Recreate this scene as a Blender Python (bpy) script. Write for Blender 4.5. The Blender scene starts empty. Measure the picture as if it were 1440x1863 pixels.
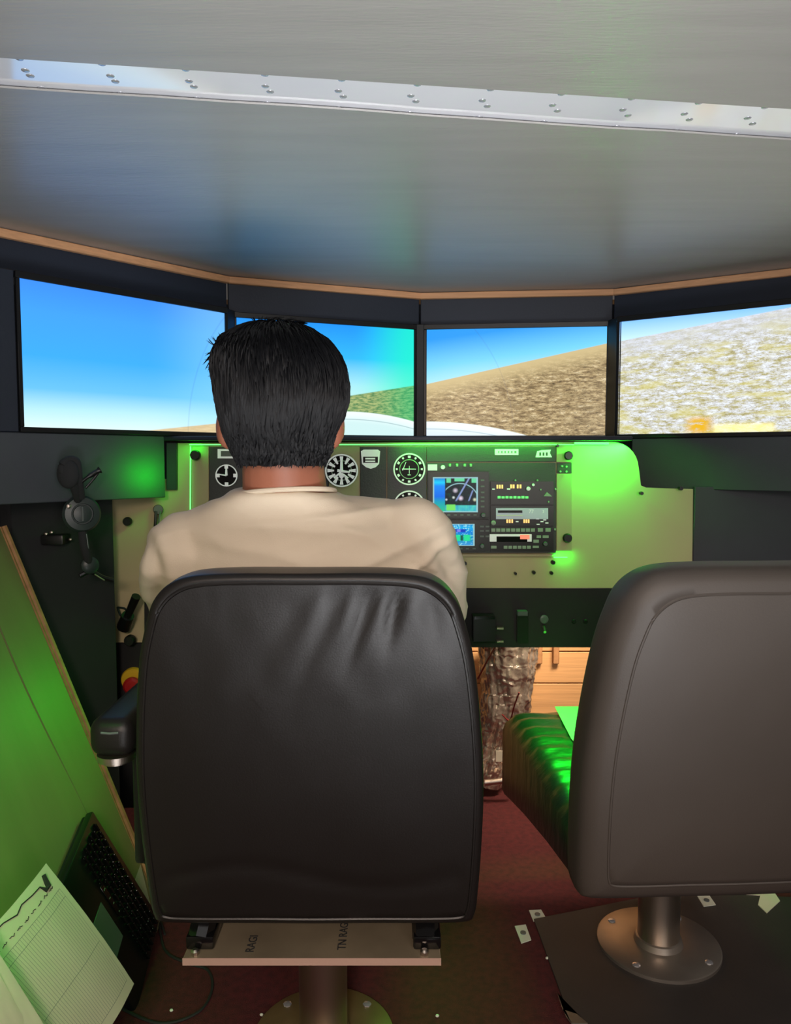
import bpy, bmesh, math, random
import numpy as np
from mathutils import Vector, Matrix, Euler, noise
random.seed(7)
PI = math.pi
S = bpy.context.scene
COL = S.collection
def rad(a): return a*PI/180
def srgb(r, g, b):
    def f(c):
        c /= 255.0
        return c/12.92 if c <= .04045 else ((c+.055)/1.055)**2.4
    return (f(r), f(g), f(b), 1)

# ------------------------------------------------------------------ camera
H, PITCH, F = 1.15, rad(4.0), 1400.0
cd = bpy.data.cameras.new('camera'); cam = bpy.data.objects.new('camera', cd); COL.objects.link(cam)
cd.sensor_fit = 'HORIZONTAL'; cd.sensor_width = 36; cd.lens = F/1440*36; cd.clip_start = .02
cam.location = (0, 0, H); cam.rotation_euler = (PI/2-PITCH, 0, 0); S.camera = cam
cd2 = math.cos(PITCH); sd2 = math.sin(PITCH)
def ray(px, py):
    dx = (px-720)/F; up = (931.5-py)/F
    return Vector((dx, cd2+up*sd2, -sd2+up*cd2))
def at(px, py, Y):                 # point on the vertical plane Y metres ahead
    d = ray(px, py); return Vector((0, 0, H)) + d*(Y/d.y)
def atz(px, py, z):                # point on the horizontal plane at height z
    d = ray(px, py); return Vector((0, 0, H)) + d*((z-H)/d.z)
def atp(px, py, p0, n):            # point on a given plane
    d = ray(px, py); c = Vector((0, 0, H)); return c + d*((Vector(p0)-c).dot(n)/d.dot(n))

# ------------------------------------------------------------------ world, exposure, room lights and added fills
S.view_settings.view_transform = 'Standard'; S.view_settings.look = 'None'
S.view_settings.exposure = 0.0; S.view_settings.gamma = 1; S.view_settings.use_curve_mapping = False
W = bpy.data.worlds.new('world'); S.world = W; W.use_nodes = True
W.node_tree.nodes['Background'].inputs[0].default_value = (.9, .82, .75, 1)
W.node_tree.nodes['Background'].inputs[1].default_value = .10
def area(name, loc, target, size, power, color, size_y=None, spread=None):
    l = bpy.data.lights.new(name, 'AREA'); l.energy = power; l.color = color[:3]
    l.shape = 'RECTANGLE'; l.size = size; l.size_y = size_y or size
    if spread: l.spread = rad(spread)
    o = bpy.data.objects.new(name, l); COL.objects.link(o); o.location = loc
    o.rotation_euler = (Vector(target)-Vector(loc)).to_track_quat('-Z', 'Y').to_euler(); return o
GREEN = (.006, 1, .025)
area('room_lamp', (1.1, -1.5, 1.35), (.15, 2.2, 1.25), .9, 21, (1, .91, .86))
area('floor_fill', (-.2, -.8, 1.55), (0, 1.45, .2), .4, 6, (1, .80, .68), None, 75)  # added warm fill from above for floor and seat plate, not a fixture
area('ceiling_fill', (.35, -.75, .3), (.1, .8, 1.68), .8, 11, (.97, .98, 1), None, 62)  # added upward fill that brightens the ceiling like bounced light, no lamp there
area('green_led_apron', at(322, 868, 1.975), at(270, 862, 2.02), .04, .16, GREEN, .04, 120)
area('green_led_panel_top', (.22, 2.068, 1.19), (.22, 2.11, 1.10), .42, .65, GREEN, .012)
area('green_led_near_left', (-.60, .85, 1.1), (-.72, 1.25, .38), .2, .42, GREEN, .03, 50)
area('fill_behind_panel', (.62, 2.33, .98), (.35, 2.65, .35), .35, 8.5, (1, .78, .56), .1, 140)  # added warm fill on the pine wall, in place of room light from beyond
area('green_led_panel_right', (.575, 2.085, 1.187), (.56, 2.14, 1.02), .13, 1.6, GREEN, .02)
area('green_led_panel_left', (-.55, 2.09, 1.187), (-.56, 2.14, .95), .05, .05, GREEN, .02)
area('green_led_seat', (.42, 2.02, .90), (.50, 1.66, .45), .3, 3.4, GREEN, .03, 100)
area('green_led_wall', (-.46, 2.0, .66), (-.86, 1.42, .52), .3, .62, GREEN, .03, 120)

# ------------------------------------------------------------------ materials
MATS = {}
def mat(name, col, rough=.5, metal=0, bump=0, bscale=60, stretch=(1, 1, 1), var=0, vscale=8, emit=None, estr=1, spec=.5, coat=0, bdist=.002):
    if name in MATS: return MATS[name]
    m = bpy.data.materials.new(name); m.use_nodes = True; nt = m.node_tree; N = nt.nodes; L = nt.links
    b = N['Principled BSDF']; b.inputs['Base Color'].default_value = col
    b.inputs['Roughness'].default_value = rough; b.inputs['Metallic'].default_value = metal
    b.inputs['Specular IOR Level'].default_value = spec; b.inputs['Coat Weight'].default_value = coat
    if emit:
        b.inputs['Emission Color'].default_value = emit; b.inputs['Emission Strength'].default_value = estr
    if bump or var:
        tc = N.new('ShaderNodeTexCoord'); mp = N.new('ShaderNodeMapping'); mp.inputs['Scale'].default_value = stretch
        L.new(tc.outputs['Object'], mp.inputs['Vector'])
    if bump:
        n = N.new('ShaderNodeTexNoise'); n.inputs['Scale'].default_value = bscale; n.inputs['Detail'].default_value = 4
        L.new(mp.outputs[0], n.inputs['Vector'])
        bp = N.new('ShaderNodeBump'); bp.inputs['Strength'].default_value = bump; bp.inputs['Distance'].default_value = bdist
        L.new(n.outputs[0], bp.inputs['Height']); L.new(bp.outputs[0], b.inputs['Normal'])
    if var:
        n = N.new('ShaderNodeTexNoise'); n.inputs['Scale'].default_value = vscale; n.inputs['Detail'].default_value = 5
        L.new(mp.outputs[0], n.inputs['Vector'])
        mx = N.new('ShaderNodeMix'); mx.data_type = 'RGBA'
        mx.inputs['A'].default_value = [c*(1-var) for c in col[:3]]+[1]
        mx.inputs['B'].default_value = [min(1, c*(1+var)) for c in col[:3]]+[1]
        mr = N.new('ShaderNodeMapRange'); mr.inputs[1].default_value = .3; mr.inputs[2].default_value = .7
        L.new(n.outputs[0], mr.inputs[0]); L.new(mr.outputs[0], mx.inputs['Factor']); L.new(mx.outputs['Result'], b.inputs['Base Color'])
    MATS[name] = m; return m
M = dict(
    ceil=mat('ceiling_laminate', srgb(154, 151, 147), .36, bump=.22, bscale=120, stretch=(.25, 2, 1), var=.06, vscale=14, spec=.9),
    alu=mat('polished_aluminium_sheet', srgb(246, 247, 255), .10, .22, bump=.06, bscale=5, var=.03),
    rivet=mat('rivet_metal', srgb(200, 202, 208), .2, .6),
    ply=mat('plywood_edge', srgb(214, 160, 116), .6, bump=.2, bscale=150, stretch=(.1, 1, 5), var=.12, vscale=40),
    navy=mat('dark_navy_board', srgb(30, 38, 52), .55, bump=.1, bscale=200, var=.05),
    apron=mat('charcoal_board', srgb(62, 67, 74), .55, bump=.1, bscale=200, var=.08),
    black=mat('matt_black', srgb(24, 25, 27), .55),
    bplastic=mat('black_plastic', srgb(18, 19, 21), .35),
    gloss=mat('glossy_black', srgb(14, 14, 15), .15),
    cloth=mat('black_felt', srgb(34, 36, 38), .9, bump=.2, bscale=300, var=.15, vscale=5),
    cream=mat('cream_painted_board', srgb(196, 182, 140), .5, bump=.08, bscale=40, var=.05, vscale=3),
    cream2=mat('cream_panel_cheek', srgb(180, 168, 128), .5, var=.04),
    panel=mat('black_instrument_panel', srgb(48, 52, 54), .45, bump=.25, bscale=350, var=.08),
    leather=mat('black_leather', srgb(27, 25, 24), .42, bump=.22, bscale=420, var=.08, vscale=5, bdist=.001, spec=.35),
    leather2=mat('hazed_dark_leather', srgb(73, 67, 62), .55, bump=.2, bscale=420, var=.08, vscale=4, bdist=.001),  # lighter than the left chair: glare haze is put into the colour
    seatl=mat('seat_leather', srgb(36, 38, 37), .33, bump=.3, bscale=25, stretch=(1, 2, 1), var=.08, bdist=.006),
    steel=mat('brushed_steel', srgb(196, 184, 172), .32, 1, bump=.15, bscale=60, stretch=(14, 14, .3)),
    steelp=mat('mill_steel_plate', srgb(150, 136, 112), .55, .55, bump=.12, bscale=50, var=.18, vscale=9),
    pedge=mat('sawn_plate_edge', srgb(200, 168, 152), .5, .35, bump=.2, bscale=200),
    flange=mat('dull_brass_flange', srgb(128, 112, 76), .5, .4, var=.15, vscale=14, bump=.1, bscale=80),
    flange2=mat('worn_steel_flange', srgb(168, 160, 150), .38, .8, var=.12, vscale=10),
    carpet=mat('red_carpet', srgb(82, 25, 28), .95, bump=.9, bscale=420, var=.3, vscale=60, bdist=.004),
    wall=mat('olive_wall_panel', srgb(128, 128, 84), .55, bump=.15, bscale=18, stretch=(1, 3, .4), var=.06, vscale=6),
    edge=mat('wood_end_grain', srgb(164, 120, 80), .7, bump=.3, bscale=120, var=.2, vscale=40),
    wood=mat('pine_wall', srgb(206, 160, 110), .6, bump=.25, bscale=30, stretch=(.3, 1, 9), var=.14, vscale=10),
    foil=mat('crumpled_foil', srgb(205, 190, 175), .24, .75, bump=.35, bscale=90, bdist=.003),
    paper=mat('white_paper', srgb(232, 224, 204), .8),
    ink=mat('dark_ink', srgb(30, 30, 30), .8),
    line=mat('grey_print', srgb(130, 132, 124), .8),
    rubber=mat('black_rubber_mat', srgb(58, 54, 52), .6, bump=.2, bscale=150, var=.12, vscale=6),
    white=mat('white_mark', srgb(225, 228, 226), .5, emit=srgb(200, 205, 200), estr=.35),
    mark=mat('grey_green_mark', srgb(150, 170, 150), .5),
    silver=mat('silver_display', srgb(170, 182, 190), .4, emit=srgb(150, 160, 168), estr=.35),
    amber=mat('amber_digits', srgb(250, 190, 110), .5, emit=srgb(245, 195, 125), estr=.9),
    redled=mat('red_lit_digits', srgb(230, 120, 100), .5, emit=srgb(235, 130, 105), estr=.9),
    greenlit=mat('green_lit_buttons', srgb(120, 220, 130), .5, emit=srgb(90, 220, 110), estr=.8),
    led=mat('green_led', srgb(60, 255, 90), .5, emit=(.12, 1, .16, 1), estr=2.2),
    yellow=mat('yellow_plastic', srgb(225, 185, 40), .4),
    red=mat('red_plastic', srgb(176, 30, 34), .35),
    skin=mat('skin', srgb(156, 98, 76), .5, bump=.1, bscale=150, var=.06, vscale=20, spec=.35),
    hair=mat('black_hair', srgb(11, 12, 15), .55, bump=.3, bscale=60, spec=.2),
    shirt=mat('cream_cotton', srgb(214, 200, 178), .85, bump=.2, bscale=500, var=.03, vscale=6),
    jeans=mat('dark_denim', srgb(40, 46, 62), .85, bump=.3, bscale=400),
    shoe=mat('shoe_leather', srgb(30, 27, 25), .45),
    eye=mat('eye_white', srgb(225, 222, 215), .2), lip=mat('lips', srgb(150, 84, 76), .5),
    tape=mat('white_tape', srgb(215, 222, 205), .6),
    grey=mat('grey_plastic', srgb(92, 100, 100), .4), wire=mat('red_wire', srgb(120, 30, 28), .5),
    hs=mat('dark_headset_shell', srgb(40, 52, 50), .38),
)

# ------------------------------------------------------------------ mesh helpers
def link(name, bm, m, parent=None, smooth=True, kind=None, recalc=True, angle=None):
    if recalc: bmesh.ops.recalc_face_normals(bm, faces=bm.faces[:])
    me = bpy.data.meshes.new(name); bm.to_mesh(me); bm.free(); me.materials.append(m)
    if smooth:
        me.polygons.foreach_set('use_smooth', [True]*len(me.polygons))
        if angle is not False: me.set_sharp_from_angle(angle=rad(angle or 38))
    o = bpy.data.objects.new(name, me); COL.objects.link(o)
    if parent: o.parent = parent
    if kind: o['kind'] = kind
    return o
def thing(name, label, cat, loc=(0, 0, 0), rz=0, group=None):
    o = bpy.data.objects.new(name, None); o.empty_display_size = .05; COL.objects.link(o)
    o.location = loc; o.rotation_euler = (0, 0, rz); return tag(o, label, cat, group)
def tag(o, label, cat, group=None, kind=None):
    if label: o['label'] = label
    if cat: o['category'] = cat
    if group: o['group'] = group
    if kind: o['kind'] = kind
    return o
def box(bm, lo, hi, bev=0, seg=2, mtx=None):
    lo, hi = Vector(lo), Vector(hi)
    r = bmesh.ops.create_cube(bm, size=1); vs = r['verts']
    for v in vs: v.co = Vector([(lo[i]+hi[i])/2 + v.co[i]*(hi[i]-lo[i]) for i in range(3)])
    if bev:
        es = {e for v in vs for e in v.link_edges}
        rb = bmesh.ops.bevel(bm, geom=list(es), offset=bev, segments=seg, profile=.5, affect='EDGES')
        vs = list({v for v in rb['verts']} | {v for v in vs if v.is_valid})
    if mtx is not None:
        for v in vs: v.co = mtx @ v.co
    return bm
def bx(lo, hi, bev=0, seg=2): return box(bmesh.new(), lo, hi, bev, seg)
def prism(pts, Y, th, bev=0, bm=None):        # outline in the X-Z plane; front face at Y, back at Y+th
    bm = bm or bmesh.new()
    f = [bm.verts.new((p[0], Y, p[1])) for p in pts]; b = [bm.verts.new((p[0], Y+th, p[1])) for p in pts]
    n = len(pts); ff = bm.faces.new(f); bm.faces.new(b[::-1])
    for i in range(n): bm.faces.new((f[i], b[i], b[(i+1) % n], f[(i+1) % n]))
    if bev: bmesh.ops.bevel(bm, geom=list(ff.edges), offset=bev, segments=2, affect='EDGES')
    return bm
def xz(p, Y): q = at(p[0], p[1], Y); return (q.x, q.z)
def plate(pts, Y, th, bev=0, bm=None): return prism([xz(p, Y) for p in pts], Y, th, bev, bm)
def prect(x0, y0, x1, y1, Y, th, bev=0, bm=None): return plate([(x0, y0), (x1, y0), (x1, y1), (x0, y1)], Y, th, bev, bm)
def cyl(bm, p0, p1, r0, r1=None, n=20, caps=True):
    p0, p1 = Vector(p0), Vector(p1); r1 = r0 if r1 is None else r1
    q = (p1-p0).to_track_quat('Z', 'Y')
    a = [bm.verts.new(p0+q @ Vector((r0*math.cos(2*PI*i/n), r0*math.sin(2*PI*i/n), 0))) for i in range(n)]
    b = [bm.verts.new(p1+q @ Vector((r1*math.cos(2*PI*i/n), r1*math.sin(2*PI*i/n), 0))) for i in range(n)]
    for i in range(n): bm.faces.new((a[i], a[(i+1) % n], b[(i+1) % n], b[i]))
    if caps: bm.faces.new(a[::-1]); bm.faces.new(b)
    return bm
def lathe(bm, c, axis, prof, n=28):           # prof = [(distance along axis, radius)...]
    c = Vector(c); q = Vector(axis).normalized().to_track_quat('Z', 'Y'); rings = []
    for (h, r) in prof:
        rings.append([bm.verts.new(c+q @ Vector((max(r, 1e-4)*math.cos(2*PI*i/n), max(r, 1e-4)*math.sin(2*PI*i/n), h))) for i in range(n)])
    for a, b in zip(rings, rings[1:]):
        for i in range(n): bm.faces.new((a[i], a[(i+1) % n], b[(i+1) % n], b[i]))
    bm.faces.new(rings[0][::-1]); bm.faces.new(rings[-1]); return bm
def tube(bm, pts, r, n=8, closed=False):
    pts = [Vector(p) for p in pts]; rings = []; m = len(pts)
    for i, p in enumerate(pts):
        t = (pts[(i+1) % m if closed else min(i+1, m-1)]-pts[(i-1) if closed else max(i-1, 0)]).normalized()
        q = t.to_track_quat('Z', 'Y'); rr = r[i] if isinstance(r, (list, tuple)) else r
        up = Vector((0, 0, 1)) if abs(t.z) < .9 else Vector((0, 1, 0))
        u = t.cross(up).normalized(); w = t.cross(u)
        rings.append([bm.verts.new(p+(u*math.cos(2*PI*k/n)+w*math.sin(2*PI*k/n))*rr) for k in range(n)])
    for i in range(m if closed else m-1):
        a, b = rings[i], rings[(i+1) % m]
        for k in range(n): bm.faces.new((a[k], a[(k+1) % n], b[(k+1) % n], b[k]))
    if not closed: bm.faces.new(rings[0][::-1]); bm.faces.new(rings[-1])
    return bm
def spline(pts, k=6, closed=False):
    pts = [Vector(p) for p in pts]; m = len(pts); out = []
    for i in range(m if closed else m-1):
        g = (lambda j: pts[j % m]) if closed else (lambda j: pts[min(max(j, 0), m-1)])
        a, b, c, d = g(i-1), g(i), g(i+1), g(i+2)
        for s in range(k):
            t = s/k
            out.append(.5*((2*b)+(c-a)*t+(2*a-5*b+4*c-d)*t*t+(3*b-a-3*c+d)*t**3))
    if not closed: out.append(pts[-1])
    return out
def ell(bm, c, r, rot=None, n=24):
    R = bmesh.ops.create_uvsphere(bm, u_segments=n, v_segments=n//2, radius=1)
    for v in R['verts']:
        p = Vector((v.co.x*r[0], v.co.y*r[1], v.co.z*r[2]))
        if rot is not None: p = rot @ p
        v.co = p+Vector(c)
    return bm
def ring(bm, c, r, w, Y0, Y1, n=40):          # flat annulus facing -Y, centre (x,z)
    vs = []
    for (rr, y) in ((r-w, Y1), (r-w, Y0), (r, Y0), (r, Y1)):
        vs.append([bm.verts.new((c[0]+rr*math.cos(2*PI*i/n), y, c[1]+rr*math.sin(2*PI*i/n))) for i in range(n)])
    for a, b in zip(vs, vs[1:]+vs[:1]):
        for i in range(n): bm.faces.new((a[i], a[(i+1) % n], b[(i+1) % n], b[i]))
    return bm
def disc(bm, c, r, Y0, Y1, n=32):
    return prism([(c[0]+r*math.cos(2*PI*i/n), c[1]+r*math.sin(2*PI*i/n)) for i in range(n)], Y0, Y1-Y0, bm=bm)
def text(s, size, loc, rot, m, name, parent, ext=.0004):
    c = bpy.data.curves.new(name, 'FONT'); c.body = s; c.size = size; c.extrude = ext; c.align_x = 'CENTER'; c.align_y = 'CENTER'
    t = bpy.data.objects.new(name, c); COL.objects.link(t)
    me = bpy.data.meshes.new_from_object(t.evaluated_get(bpy.context.evaluated_depsgraph_get()))
    bpy.data.objects.remove(t); me.materials.clear(); me.materials.append(m)
    o = bpy.data.objects.new(name, me); COL.objects.link(o); o.location = loc; o.rotation_euler = rot; o.parent = parent
    return o

# ------------------------------------------------------------------ structure
bm = bmesh.new(); box(bm, (-2.2, -2.2, -.04), (2.4, 3.2, 0))
link('floor', bm, M['carpet'], smooth=False, kind='structure')
# the low ceiling: two laminate boards with a riveted aluminium strip between them
CE = 1.681
J = [atz(22, 420, CE), atz(415, 503, CE), atz(765, 533, CE), atz(1117, 526, CE), atz(1418, 491, CE)]
J[0] = J[1]+(J[0]-J[1])*1.7; J[4] = J[3]+(J[4]-J[3])*1.9
fa, fb = atz(22, 160, CE), atz(1418, 254, CE)     # far side of the strip
na, nb = atz(22, 102, CE), atz(1418, 193, CE)     # near side
def ext(a, b, x): t = (x-a.x)/(b.x-a.x); return a+(b-a)*t
fl, fr = ext(fa, fb, -1.35), ext(fa, fb, 1.45); nl, nr = ext(na, nb, -1.35), ext(na, nb, 1.45)
def slab(pts, z0, z1, bev=0):
    bm = bmesh.new(); a = [bm.verts.new((p[0], p[1], z0)) for p in pts]; b = [bm.verts.new((p[0], p[1], z1)) for p in pts]
    f = bm.faces.new(a); bm.faces.new(b[::-1]); n = len(pts)
    for i in range(n): bm.faces.new((a[i], b[i], b[(i+1) % n], a[(i+1) % n]))
    if bev: bmesh.ops.bevel(bm, geom=list(f.edges), offset=bev, segments=2, affect='EDGES')
    return bm
# slightly wavy far board edge
edge = [fl+(fr-fl)*(i/28.0)+Vector((0, .0018*math.sin(i*.9)+.0012*math.sin(i*2.3+1), 0)) for i in range(29)]
ceil = link('ceiling', slab([Vector((-1.35, J[0].y-.3, 0)), *J, Vector((1.45, J[4].y-.3, 0))]+edge[::-1], CE, CE+.003), M['ceil'], smooth=False, kind='structure')
link('ceiling_board', slab([nl, nr, Vector((1.45, -2.1, 0)), Vector((-1.35, -2.1, 0))], CE-.004, CE+.008, .0015), M['ceil'], ceil, smooth=False)
strip = thing('metal_strip', 'polished aluminium ceiling strip with rows of rivets between two grey boards', 'metal strip', (0, 0, 0))
a0, a1, b1, b0 = nl+Vector((0, -.04, 0)), nr+Vector((0, -.04, 0)), fr+Vector((0, .04, 0)), fl+Vector((0, .04, 0))
link('sheet', slab([a0, a1, b1, b0], CE+.0065, CE+.009), M['alu'], strip, smooth=False)
def rivet_me():
    bm = bmesh.new(); lathe(bm, (0, 0, 0), (0, 0, -1), [(0, .0058), (.0007, .0052), (.0013, .003), (.0015, .001)], 14)
    me = bpy.data.meshes.new('rivet'); bm.to_mesh(me); bm.free(); me.materials.append(M['rivet'])
    me.polygons.foreach_set('use_smooth', [True]*len(me.polygons)); return me
RM = rivet_me()
rows = [(35, 50, 75), (185, 205, 220), (338, 348, 358), (482, 487, 487), (622, 620, 617), (760, 752, 746), (893, 882, 872), (1022, 1010, 990), (1150, 1138, 1122), (1272, 1250, 1230), (1393, 1365, 1340)]
for a, m_, b in rows:
    for px, t in ((a, .06), (m_-4, .42), (m_+5, .58), (b, .94)):
        tt = (px-22)/1396.0
        p = atz(px, (102+91*tt)*(1-t)+(160+94*tt)*t, CE+.0065)
        o = bpy.data.objects.new('rivet', RM); COL.objects.link(o); o.location = (p.x, p.y, CE+.0065); o.parent = strip
# plywood edge under the ceiling, header boards, monitors
ZT, ZB = 1.559, 1.222
SC = [(atz(34, 506, ZT), atz(408, 570, ZT)), (atz(430, 578, ZT), atz(753, 600, ZT)), (atz(777, 600, ZT), atz(1105, 594, ZT)), (atz(1129, 586, ZT), atz(1418, 556, ZT))]
for i, (a, b) in enumerate(SC): print('screen', i, round((a-b).length, 3), a, b)
wst = .6
SC[3] = (SC[3][0], SC[3][0]+(SC[3][1]-SC[3][0]).normalized()*wst)
for i in range(4):
    p, q = J[i], J[i+1]; d = (q-p).normalized(); n = Vector((d.y, -d.x, 0)); ln = (q-p).length
    mt = Matrix.Translation(Vector((p.x, p.y, 0))) @ Matrix(((d.x, -n.x, 0, 0), (d.y, -n.y, 0, 0), (0, 0, 1, 0), (0, 0, 0, 1)))
    bm = bmesh.new(); box(bm, (0, -.012, CE-.021), (ln, .004, CE-.001), .002, 1, mt)
    link('trim_%d' % (i+1), bm, M['ply'], kind='structure')
    bm = bmesh.new(); box(bm, (.001, .006, ZT+.018), (ln-.001, .02, CE-.002), .0015, 1, mt)
    link('trim_%d' % (i+5), bm, M['navy'], kind='structure')

# ------- screen pictures (emissive, drawn with nodes on the screen's own UV)
class NB:
    def __init__(s, name):
        s.m = bpy.data.materials.new(name); s.m.use_nodes = True; s.nt = s.m.node_tree; s.nt.nodes.clear()
        s.uv = s.nt.nodes.new('ShaderNodeUVMap'); sx = s.nt.nodes.new('ShaderNodeSeparateXYZ'); s.nt.links.new(s.uv.outputs[0], sx.inputs[0])
        s.u, s.v = sx.outputs[0], sx.outputs[1]
    def put(s, sock, x):
        if hasattr(x, 'is_output'): s.nt.links.new(x, sock)
        else: sock.default_value = x
    def m_(s, op, a, b=0.0, c=0.0, clamp=False):
        n = s.nt.nodes.new('ShaderNodeMath'); n.operation = op; n.use_clamp = clamp
        s.put(n.inputs[0], a); s.put(n.inputs[1], b); s.put(n.inputs[2], c); return n.outputs[0]
    def mix(s, f, a, b):
        n = s.nt.nodes.new('ShaderNodeMix'); n.data_type = 'RGBA'; s.put(n.inputs['Factor'], f); s.put(n.inputs['A'], a); s.put(n.inputs['B'], b); return n.outputs['Result']
    def step(s, x, lo, hi):
        n = s.nt.nodes.new('ShaderNodeMapRange'); n.interpolation_type = 'SMOOTHSTEP'
        s.put(n.inputs[0], x); n.inputs[1].default_value = lo; n.inputs[2].default_value = hi; return n.outputs[0]
    def noise(s, sx, sy, rot=0, detail=6, rough=.6, off=0):
        mp = s.nt.nodes.new('ShaderNodeMapping'); mp.vector_type = 'POINT'; mp.inputs['Rotation'].default_value = (0, 0, rot); mp.inputs['Scale'].default_value = (sx, sy, 1); mp.inputs['Location'].default_value = (off, off, 0)
        s.nt.links.new(s.uv.outputs[0], mp.inputs[0])
        n = s.nt.nodes.new('ShaderNodeTexNoise'); n.inputs['Scale'].default_value = 1; n.inputs['Detail'].default_value = detail; n.inputs['Roughness'].default_value = rough
        s.nt.links.new(mp.outputs[0], n.inputs['Vector']); return n.outputs[0]
    def ramp(s, x, stops):
        n = s.nt.nodes.new('ShaderNodeValToRGB'); cr = n.color_ramp
        while len(cr.elements) < len(stops): cr.elements.new(.5)
        for e, (p, c) in zip(cr.elements, stops): e.position = p; e.color = c
        s.put(n.inputs[0], x); return n.outputs[0]
    def ringmask(s, cu, cv, r, w, asp=1.78):
        dx = s.m_('MULTIPLY', s.m_('SUBTRACT', s.u, cu), asp); dy = s.m_('SUBTRACT', s.v, cv)
        d = s.m_('SQRT', s.m_('ADD', s.m_('MULTIPLY', dx, dx), s.m_('MULTIPLY', dy, dy)))
        e = s.m_('ABSOLUTE', s.m_('SUBTRACT', d, r)); return s.m_('SUBTRACT', 1, s.step(e, 0, w)), d
    def rect(s, x0, x1, y0, y1, e=.004):
        a = s.m_('MULTIPLY', s.step(s.u, x0-e, x0+e), s.m_('SUBTRACT', 1, s.step(s.u, x1-e, x1+e)))
        b = s.m_('MULTIPLY', s.step(s.v, y0-e, y0+e), s.m_('SUBTRACT', 1, s.step(s.v, y1-e, y1+e))); return s.m_('MULTIPLY', a, b)
    def done(s, col, strength=1.0):
        e = s.nt.nodes.new('ShaderNodeEmission'); s.put(e.inputs[0], col); e.inputs[1].default_value = strength
        gl = s.nt.nodes.new('ShaderNodeBsdfGlossy'); gl.inputs['Roughness'].default_value = .25; gl.inputs['Color'].default_value = (.02, .02, .02, 1)
        ad = s.nt.nodes.new('ShaderNodeAddShader'); o = s.nt.nodes.new('ShaderNodeOutputMaterial')
        s.nt.links.new(e.outputs[0], ad.inputs[0]); s.nt.links.new(gl.outputs[0], ad.inputs[1]); s.nt.links.new(ad.outputs[0], o.inputs[0]); return s.m
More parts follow.
